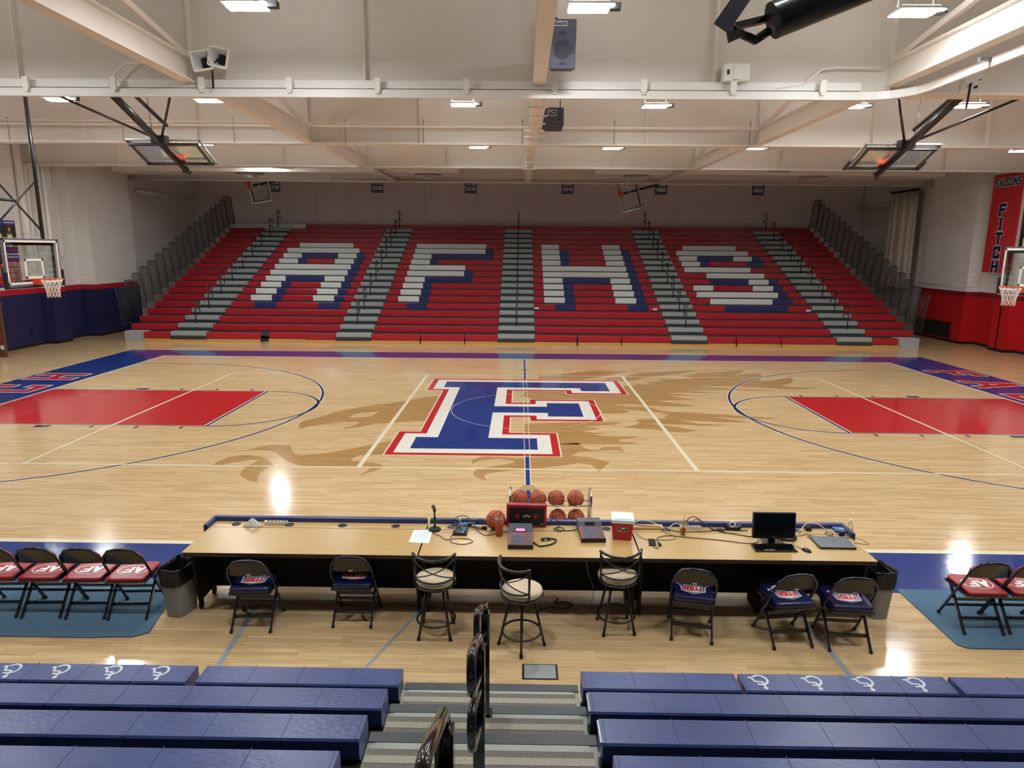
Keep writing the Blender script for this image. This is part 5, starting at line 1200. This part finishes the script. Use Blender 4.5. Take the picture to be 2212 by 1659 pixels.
g = G(); g.prism(rrect(-.19, -.14, .19, .14, .012), .004, .014); g.build('base', 'black_plastic', t, bevel=.003)
g = G(); g.prism(rrect(-.19, -.14, .19, .14, .012), .0145, .024); g.build('lid', 'laptop_grey', t, bevel=.003)
g = G(); n = 14; g.add([(.018 * cos(2 * pi * k / n), .0 + .018 * sin(2 * pi * k / n), .0244) for k in range(n)], [tuple(range(n))])
for x in (-.006, .006): g.add([(x - .002, -.01, .0247), (x + .001, -.01, .0247), (x + .003, .01, .0247), (x, .01, .0247)], [(0, 1, 2, 3)], 1)
g.build('round_logo', ['black_plastic', 'grey_metal'], t)
t = thing('network_switch', 'small blue network switch behind the laptop', 'network switch', (3.46, -8.8, TT), -.06)
g = G(); g.box(-.085, -.06, 0, .085, .06, .028); g.build('case', 'router_blue', t, bevel=.003)
for i in range(5): g = G(); x = -.05 + .027 * i; g.box(x - .01, -.0615, .007, x + .01, -.0595, .021); g.build('port', 'black_plastic', t)
g = G(); g.box(-.03, -.005, .028, .03, .008, .0285); g.build('printed_mark', 'white_plastic', t)
for (x, y, L) in ((3.09, -8.8, 'black power adapter standing behind the laptop'), (3.4, -8.93, 'black webcam plug beside the water bottle')):
    t = thing('power_adapter', L, 'adapter', (x, y, TT), 0)
    g = G(); g.box(-.03, -.02, 0, .03, .02, .05); g.build('body', 'black_plastic', t, bevel=.006); g = G(); g.cyl((-.03, 0, .02), (-.05, 0, .02), .006, 8); g.build('plug', 'grey_metal', t)
t = thing('water_bottle', 'clear plastic water bottle behind the laptop', 'bottle', (3.475, -8.95, TT), 0)
g = G(); g.lathe([(.001, 0), (.03, 0), (.033, .01), (.031, .04), (.033, .05), (.031, .085), (.033, .1), (.032, .125), (.022, .155), (.013, .17), (.013, .185), (.001, .185)], 22); g.build('bottle', 'clear_plastic', t)
g = G(); g.cyl((0, 0, .183), (0, 0, .198), .015, 14); g.build('cap', 'white_plastic', t)
g = G(); g.lathe([(.029, .006), (.0295, .08), (.001, .08)], 18); g.build('water', 'clear_plastic', t)
# loose cables
cable('black microphone cable looping on the middle table', [(-1.02, -8.93, zc), (-1.09, -9.0, zc), (-1.0, -9.08, zc), (-.93, -9.17, zc), (-.8, -9.14, zc), (-.68, -9.15, zc), (-.64, -9.22, zc), (-.73, -9.28, zc), (-.86, -9.24, zc), (-.88, -9.1, zc), (-.84, -8.9, zc + .01), (-.82, -8.83, zc + .08)], .004)
cable('black cable arching up behind the audio mixer', [(-.86, -8.79, zc), (-.9, -8.8, zc + .03), (-.85, -8.8, zc + .1), (-.75, -8.8, zc + .12), (-.68, -8.82, zc + .07), (-.6, -8.95, zc + .01), (-.5, -9.05, zc), (-.4, -9.0, zc), (-.3, -8.95, zc), (-.18, -8.93, zc), (.06, -8.83, zc + .02), (.13, -8.82, zc + .06)], .0045)
cable('thin white earphone cable coiled left of the mixer', [(-.97, -8.86, zc), (-.92, -8.82, zc), (-.86, -8.9, zc), (-.93, -8.98, zc), (-.99, -8.93, zc), (-.92, -8.88, zc), (-.88, -8.95, zc)], .003, 'cable_white')
cable('black cable arch beside the basketball', [(-.62, -8.8, zc), (-.62, -8.8, zc + .06), (-.57, -8.82, zc + .09), (-.5, -8.9, zc + .06), (-.44, -8.98, zc)], .004)
cable('coiled black cable right of the red arrow box', [(.18, -8.8, zc + .03), (.25, -8.78, zc + .1), (.3, -8.83, zc + .03), (.24, -8.86, zc), (.3, -8.92, zc), (.36, -8.87, zc), (.31, -8.8, zc), (.27, -8.87, zc + .01), (.36, -8.9, zc), (.5, -8.86, zc + .005), (.56, -8.8, zc + .06)], .005)
cable('black cable from the console to the cooler side', [(.62, -8.77, zc), (.75, -8.74, zc), (.84, -8.74, zc)], .004)
cable('white cable arching right of the cooler', [(1.1, -8.85, zc + .06), (1.2, -8.8, zc + .09), (1.32, -8.78, zc + .075), (1.44, -8.82, zc + .03), (1.5, -8.85, zc), (1.55, -8.8, zc + .02), (1.6, -8.78, zc + .05), (1.66, -8.78, zc + .045)], .005, 'cable_white')
cable('black cable crossing the pine board and running to the monitor', [(1.1, -8.83, zc + .06), (1.25, -8.8, zc + .028), (1.45, -8.82, zc + .02), (1.6, -8.87, zc), (1.9, -8.87, zc), (2.1, -8.83, zc), (2.4, -8.84, zc)], .0045)
cable('brown cable looping round the charging adapter', [(1.345, -9.19, zc + .01), (1.34, -9.12, zc), (1.36, -9.05, zc), (1.45, -9.0, zc), (1.55, -9.0, zc), (1.62, -9.02, zc), (2.0, -9.09, zc), (2.3, -9.17, zc), (2.42, -9.12, zc), (2.45, -9.03, zc)], .0045, 'cable_brown')
cable('black charging cable curling from the phone', [(1.28, -9.26, zc), (1.27, -9.3, zc), (1.31, -9.34, zc), (1.29, -9.31, zc), (1.34, -9.26, zc)], .003)
cable('brown cord from behind the cooler to the phone', [(1.12, -8.95, zc + .03), (1.17, -9.02, zc), (1.22, -9.1, zc), (1.35, -9.11, zc), (1.5, -9.1, zc), (1.55, -9.05, zc), (1.54, -8.98, zc), (1.47, -8.93, zc), (1.43, -8.86, zc + .01)], .0035, 'cable_brown')
cable('black cable arching up between the iced tea and the tape dispenser', [(1.72, -8.77, zc + .05), (1.76, -8.77, zc + .11), (1.82, -8.77, zc + .13), (1.9, -8.8, zc + .09), (2.0, -8.85, zc + .02), (2.15, -8.9, zc), (2.35, -8.98, zc), (2.46, -9.0, zc)], .005)
cable('second black cable arch behind the iced tea', [(1.78, -8.78, zc + .05), (1.84, -8.78, zc + .11), (1.92, -8.79, zc + .05), (2.02, -8.82, zc + .01), (2.1, -8.83, zc)], .004)
cable('thick bundle of grey cables right of the monitor', [(2.75, -8.95, zc + .08), (2.82, -8.98, zc + .06), (2.85, -9.05, zc + .01), (2.78, -9.08, zc), (2.65, -9.05, zc)], .016)
cable('white network cable looping behind the laptop', [(2.8, -8.97, zc), (2.95, -8.9, zc + .03), (3.05, -8.83, zc + .09), (3.17, -8.83, zc + .09), (3.26, -8.85, zc + .03), (3.3, -8.88, zc)], .006, 'cable_white')
cable('thin black cables coiled behind the laptop', [(2.86, -8.97, zc), (2.95, -8.95, zc), (3.02, -8.92, zc), (3.08, -8.97, zc), (3.0, -9.0, zc), (3.05, -8.95, zc), (3.2, -8.98, zc), (3.28, -8.94, zc), (3.33, -8.88, zc), (3.28, -8.84, zc), (3.24, -8.9, zc), (3.3, -8.96, zc)], .0035)
cable('thin brown cable drooping over the right end of the table', [(3.4, -8.98, zc), (3.47, -9.0, zc), (3.56, -9.0, zc - .01), (3.63, -9.07, zc - .03), (3.57, -9.14, zc - .01), (3.45, -9.12, zc)], .0035, 'cable_brown')
cable('mouse cable running to the back of the monitor', [(2.83, -9.28, zc), (2.78, -9.2, zc), (2.8, -9.12, zc), (2.83, -9.05, zc)], .0025)
# under the tables
t = thing('subwoofer', 'black speaker box on the floor under the right table', 'speaker box', (2.62, -9.1, 0), 0)
g = G(); g.box(-.22, -.16, 0.01, .22, .12, .42); g.build('cabinet', 'black_matte', t, bevel=.01); g = G(); g.box(-.18, -.166, .05, .18, -.16, .38); g.build('grille', 'black_base', t)
cable('black cord lying on the floor under the middle table', [(.05, -9.3, .006), (.2, -9.2, .006), (.35, -9.22, .006), (.45, -9.15, .006), (.38, -9.08, .006), (.25, -9.1, .006), (.3, -9.0, .006)], .006)
cable('thin grey cord dropping behind the third barstool', [(.66, -9.0, .68), (.6, -9.03, .5), (.63, -9.06, .3), (.68, -9.06, .18), (.66, -9.12, .05), (.55, -9.25, .006), (.3, -9.35, .006), (.05, -9.3, .006)], .004, 'cable_white')

# ------------------------------------------------------------------ walls: banner, signs, posters, pipes, curtain
t = thing('banner', 'tall red banner reading FALCONS FITCH on the right wall', 'banner', (18.66, 11.4, 3.0), 0)
g = G(); g.box(-.02, -.82, .05, 0, .82, 3.83); g.build('cloth', 'banner_red', t)
g = G(); MB_ = Matrix.Translation((-.024, 0, 0)) @ Matrix(((0, 0, -1, 0), (-1, 0, 0, 0), (0, 1, 0, 0), (0, 0, 0, 1)))
letters(g, 'FALCONS', MB_ @ Matrix.Translation((-.7, 3.36, 0)), .3, 0, 1.3, .35, 0, 4.9, True, .82, .12); letters(g, 'FALCONS', MB_ @ Matrix.Translation((-.7, 3.36, .004)), .3, 1, 1.2, 0, 0, 4.9, True, .82, .12)
lab(g.build('word', ['logo_white', 'logo_navy'], t), 'navy word FALCONS across the top'); g = G()
for i, ch in enumerate('FITCH'):
    letters(g, ch, MB_ @ Matrix.Translation((-.3, 2.25 - .545 * i, 0)), .43, 0, 1.75, .35, 0, 5, True, 1.4); letters(g, ch, MB_ @ Matrix.Translation((-.3, 2.25 - .545 * i, .004)), .43, 1, 1.75, 0, 0, 5, True, 1.4)
lab(g.build('word', ['logo_white', 'logo_navy'], t), 'navy word FITCH running down with white outline')
WS = [(-14.25, 'VISITOR', 'SEATING', 'partly hidden navy VISITOR SEATING sign behind the left tilted backboard'), (-8.35, 'VISITOR', 'SEATING', 'navy VISITOR SEATING sign high above the letter A'), (-3.04, 'VISITOR', 'SEATING', 'navy VISITOR SEATING sign high above the letter F'), (2.44, 'HOME', 'SEATING', 'navy HOME SEATING sign high above the letter H'),
      (7.72, 'HOME', 'STUDENTS', 'navy HOME STUDENTS sign beside the right tilted backboard'), (13.17, 'HOME', 'STUDENTS', 'navy HOME STUDENTS sign high above the right aisle')]
for x, a, b, L in WS:
    yw = YB - .1
    t = thing('wall_sign', L, 'sign', (x, yw, 6.9), 0, 'seating signs')
    g = G(); g.box(-.33, -.015, 0, .33, 0, .75, 0); g.build('board', 'sign_navy', t)
    g = G(); MS = Matrix.Translation((0, -.018, 0)) @ Matrix(((1, 0, 0, 0), (0, 0, -1, 0), (0, 1, 0, 0), (0, 0, 0, 1)))
    for wd, z in ((a, .42), (b, .14)):
        g = G()
        wdt = len(wd) * 4.6 - .6; letters(g, wd, MS @ Matrix.Translation((-.28, z, 0)), .22, 0, 1.0, 0, 0, 4.6, False, .56 / (wdt * .22 / 6)); g.build('word', 'logo_white', t)
    g = G()
    g.box(-.29, -.017, .06, .29, -.015, .075); g.build('underline', 'logo_white', t)
def poster(label, y0, y1, z0, z1, scene, hair_x, dress):
    x = XL + .02
    t = thing('wall_poster', label, 'poster', (x, (y0 + y1) / 2, z0), 0, 'player posters')
    w = (y1 - y0) / 2; h = z1 - z0; g = G()
    M = Matrix(((0, 0, 1, 0), (1, 0, 0, 0), (0, 1, 0, 0), (0, 0, 0, 1)))   # (u across +y, v up) facing +x
    g.T = M
    g.box(-w, 0, -.0, w, h, .01, 0)
    R = lambda a, b, c, d, z, m: g.flat([(a * w, b * h), (c * w, b * h), (c * w, d * h), (a * w, d * h)], .0105 + z * .001, m)
    if scene == 'tree': R(-1, .2, 1, .84, 1, 1); R(-1, .5, 1, .84, 2, 2)
    else: R(-1, .08, 1, .8, 1, 3)
    R(-1, .84, 1, 1, 3, 0); R(-.85, .92, .85, .955, 4, 4); R(-.5, .86, .6, .89, 4, 3)
    R(-.2, .06, .9, .13, 5, 3)
    # standing figure, simple outlines
    cx = hair_x * w; k = h * .62
    P = lambda pts, z, m: g.flat([(cx + a * k, .2 * h + b * k) for a, b in pts], .0105 + z * .001, m)
    P([(-.13, .0), (.13, .0), (.12, .35), (.16, .62), (.08, .68), (-.08, .68), (-.16, .62), (-.12, .35)], 6, dress)
    P([(-.16, .62), (-.21, .35), (-.12, .2), (-.1, .25), (-.15, .36), (-.11, .58)], 7, 5); P([(.16, .62), (.21, .35), (.12, .2), (.1, .25), (.15, .36), (.11, .58)], 7, 5)
    P([(-.1, .55), (-.11, .95), (0, 1.02), (.11, .95), (.1, .55), (.06, .6), (-.06, .6)], 8, 6)
    P([(.07 * cos(a * pi / 8), .85 + .1 * sin(a * pi / 8)) for a in range(16)], 9, 5)
    g.build('print', ['poster_blue', 'poster_green', 'poster_tree', 'poster_red', 'logo_white', 'skin', 'hair', 'sign_navy'], t)
poster('upper right player poster, girl in white against trees', 8.89, 9.5, 3.52, 4.7, 'tree', -.1, 4)
poster('upper left player poster, cut by the photo edge', 8.25, 8.87, 3.52, 4.7, 'tree', .3, 4)
poster('lower right player poster, girl in black on red', 8.87, 9.5, 2.3, 3.46, 'red', .1, 7)
poster('lower left player poster, figure in black on red behind the backboard', 8.22, 8.85, 2.3, 3.46, 'red', .2, 7)
for i, (y, r, zb, L) in enumerate(((9.9, .13, 3.35, 'thick white wall pipe, leftmost of the left wall group'), (10.28, .07, 3.3, 'thin white wall pipe, second of the left wall group'), (10.62, .07, 3.3, 'thin white wall pipe, third of the left wall group'), (11.25, .11, 3.42, 'thick white wall pipe, fourth of the left wall group'), (11.75, .11, 3.42, 'thick white wall pipe, rightmost of the left wall group'))):
    xx = XL + r + .02 if (y > 11.2 or y < 10.4) else -18.5 + r + .02
    t = thing('wall_pipe', L, 'pipe', (xx, y, zb), 0, 'left wall pipes')
    g = G(); g.tube([(-.25 if y > 11.2 or y < 10.4 else -.3, 0, -.02), (-.06, 0, -.02), (-.015, 0, .02), (0, 0, .1), (0, 0, 5.0)], r, 14); g.build('pipe', 'pipe_white', t)
    for z in (.9, 2.6):
        g = G(); g.lathe([(r, z), (r + .015, z), (r + .015, z + .06), (r, z + .06)], 16); g.build('coupling', 'pipe_white', t)
for i, (y, L) in enumerate(((9.2, 'white wall pipe behind the right backboard'), (9.7, 'second white wall pipe behind the right backboard'))):
    t = thing('wall_pipe', L, 'pipe', (XR - .16, y, 3.5), 0, 'right wall pipes')
    g = G(); g.tube([(.3, 0, -.02), (.06, 0, -.02), (.015, 0, .02), (0, 0, .1), (0, 0, 4.9)], .12, 14); g.build('pipe', 'pipe_white', t)
# pleated divider curtain gathered at the right wall
t = thing('divider_curtain', 'gathered off-white pleated divider curtain at the right wall', 'curtain', (18.55, 18.5, 2.1), 0)
g = G(); N = 60; vs = []
for i in range(N + 1):
    y = -1.1 + 2.2 * i / N; x = .16 * sin(i * 2 * pi * 5.5 / N) + .05 * sin(i * .9)
    for z, f in ((0, 1.05), (1.5, 1.0), (3.2, .97), (4.55, .95)): vs.append((x * f, y * f, z))
g.add(vs, [(4 * i + j, 4 * (i + 1) + j, 4 * (i + 1) + j + 1, 4 * i + j + 1) for i in range(N) for j in range(3)], 0, True)
o = g.build('fabric', 'curtain', t); sm = o.modifiers.new('thick', 'SOLIDIFY'); sm.thickness = .015
g = G(); g.box(-.05, -1.3, 4.58, .05, 1.2, 4.68)
for k in range(10): g.box(-.02, -1.0 + .22 * k, 4.5, .02, -.97 + .22 * k, 4.6)
g.build('track', 'grille_dark', t)
t = thing('wall_vent', 'dark rectangular wall vent in the right red padding', 'vent', (18.49, 14.82, .17), 0)
g = G(); g.box(-.02, -1.32, 0, 0, 1.32, .66); g.build('frame', 'black_base', t)
for k in range(9): g = G(); g.box(-.03, -1.28, .04 + .066 * k, -.02, 1.28, .075 + .066 * k); g.build('louver', 'grille_dark', t)
for (y, z, L) in ((14.55, 3.9, 'small white wall plate on the right block wall, left one'), (13.95, 3.85, 'small white wall plate on the right block wall, right one')):
    t = thing('wall_plate', L, 'wall plate', (18.555, y, z), 0); g = G(); g.box(-.02, -.08, 0, 0, .08, .28); g.build('plate', 'white_plastic', t, bevel=.006); g = G(); g.box(-.03, -.03, .08, -.02, .03, .2); g.build('cover', 'cream_plastic', t)
t = thing('conduit', 'thin white conduit along the right wall above the red padding', 'pipe', (18.5, 14.5, 2.42), 0)
g = G(); g.tube([(0, 1.6, 0), (0, -1.65, 0), (.3, -1.68, 0)], .015, 6); g.build('pipe', 'pipe_white', t)
t = thing('wall_duct', 'horizontal white pipe run high on the left alcove wall', 'pipe', (-18.55, 15, 6.2), 0)
g = G(); g.tube([(-.1, 2.5, .2), (-.1, 8.6, .2)], .07, 10); g.build('pipe', 'pipe_white', t)
t = thing('wall_duct', 'horizontal pale pipe run high on the right alcove wall', 'pipe', (18.8, 20, 6.0), 0)
g = G(); g.tube([(0, -2, .2), (0, 3.7, .2)], .07, 10); g.build('pipe', 'pipe_white', t)
# brown panel at the left edge with a red pull cord
t = thing('wooden_screen', 'brown wooden screen at the left edge with a hanging red cord', 'panel', (-18.05, 7.0, 0), 0)
g = G(); g.box(-.5, -.06, 0, .05, .06, 1.96); g.build('board', 'brown_door', t, bevel=.006)
g = G(); g.box(.05, -.062, 0, .09, .062, 1.96); g.build('edge_trim', 'brown_door', t)
g = G(); g.tube([(.0, -.075, .95), (.02, -.08, .6), (.03, -.075, .4)], .012, 6); g.build('cord', 'red_gloss', t)
g = G(); g.box(-.03, -.085, .28, .08, -.065, .42); g.build('tag', 'white_plastic', t)
t = thing('wall_outlet', 'black wall outlet low in the left navy padding', 'outlet', (XL + .052, 9.6, .45), 0)
g = G(); g.box(0, -.06, 0, .015, .06, .2); g.build('plate', 'black_base', t); g = G(); g.box(.015, -.03, .05, .02, .03, .15); g.build('socket', 'black_plastic', t)

# ------------------------------------------------------------------ sub-parts: hang small pieces under the part they sit on
UNDER = {'net': ('rim',), 'foot_cap': ('leg', 'rear_leg', 'back_frame'), 'key': ('key_panel', 'case'), 'space_bar': ('case',), 'knob': ('case',), 'plug': ('case', 'body'), 'screen': ('housing', 'body'), 'caster': ('side_panel',),
         'louver': ('frame',), 'coupling': ('pipe',), 'cream_tag': ('back_panel',), 'seat_emblem': ('seat_cushion',), 'display': ('display_bezel',), 'switch': ('body', 'door'), 'outlet': ('body',), 'target_square': ('glass_board',),
         'woofer': ('cabinet',), 'port': ('cabinet', 'case'), 'badge': ('cabinet',), 'throat': ('horn',), 'cover': ('plate',), 'socket': ('plate',), 'arrow': ('face_panel',), 'face_marking': ('face_panel',), 'round_logo': ('lid', 'housing', 'cup'),
         'maker_label': ('body',), 'straw': ('lid',), 'rail_bracket': ('handrail',), 'word': ('board', 'cloth'), 'underline': ('board',), 'blue_panel': ('case',), 'cable_grommet': ('tabletop',), 'printed_mark': ('case',)}
def centre(o):
    bb = o.bound_box; return Vector([sum(c[i] for c in bb) / 8 for i in range(3)])
def base(n): return n.split('.')[0]
for r in [o for o in bpy.data.objects if o.parent is None and o.type == 'EMPTY']:
    kids = list(r.children)
    moved = []
    for c in kids:
        for w in UNDER.get(base(c.name), ()):
            sib = [s for s in kids if base(s.name) == w and s is not c and tuple(s.location) == (0, 0, 0)]
            if sib:
                cc = centre(c); moved.append((c, min(sib, key=lambda s: (Vector(s.bound_box[0]) - cc).length + (Vector(s.bound_box[6]) - cc).length))); break
    hosts = {c for c, s in moved}
    for c, s in moved:
        if s not in hosts: c.parent = s

# ------------------------------------------------------------------ camera and exposure
cam = bpy.data.cameras.new('camera'); co = bpy.data.objects.new('camera', cam); COL.objects.link(co)
px, yw, rl = 0.197742895, -0.0116984439, 0.00787901060
F = Vector((sin(yw) * cos(px), cos(yw) * cos(px), -sin(px))); Rv = Vector((cos(yw), -sin(yw), 0)); U = Rv.cross(F)
R2 = Rv * cos(rl) + U * sin(rl); U2 = -Rv * sin(rl) + U * cos(rl)
co.matrix_world = frame((-.15368, -15.92335, 3.8258), R2, U2, -F)
cam.sensor_fit = 'HORIZONTAL'; cam.sensor_width = 36.0; cam.lens = 1457.436 / 2212 * 36.0
cam.clip_start = 0.05; cam.clip_end = 200
SC.camera = co
w = bpy.data.worlds.new('world'); SC.world = w; w.use_nodes = True
w.node_tree.nodes['Background'].inputs[0].default_value = (0.9, 0.95, 1, 1); w.node_tree.nodes['Background'].inputs[1].default_value = 0.0
SC.view_settings.view_transform = 'Standard'; SC.view_settings.look = 'None'; SC.view_settings.gamma = 1.0
SC.view_settings.use_curve_mapping = False
SC.view_settings.exposure = 1.36
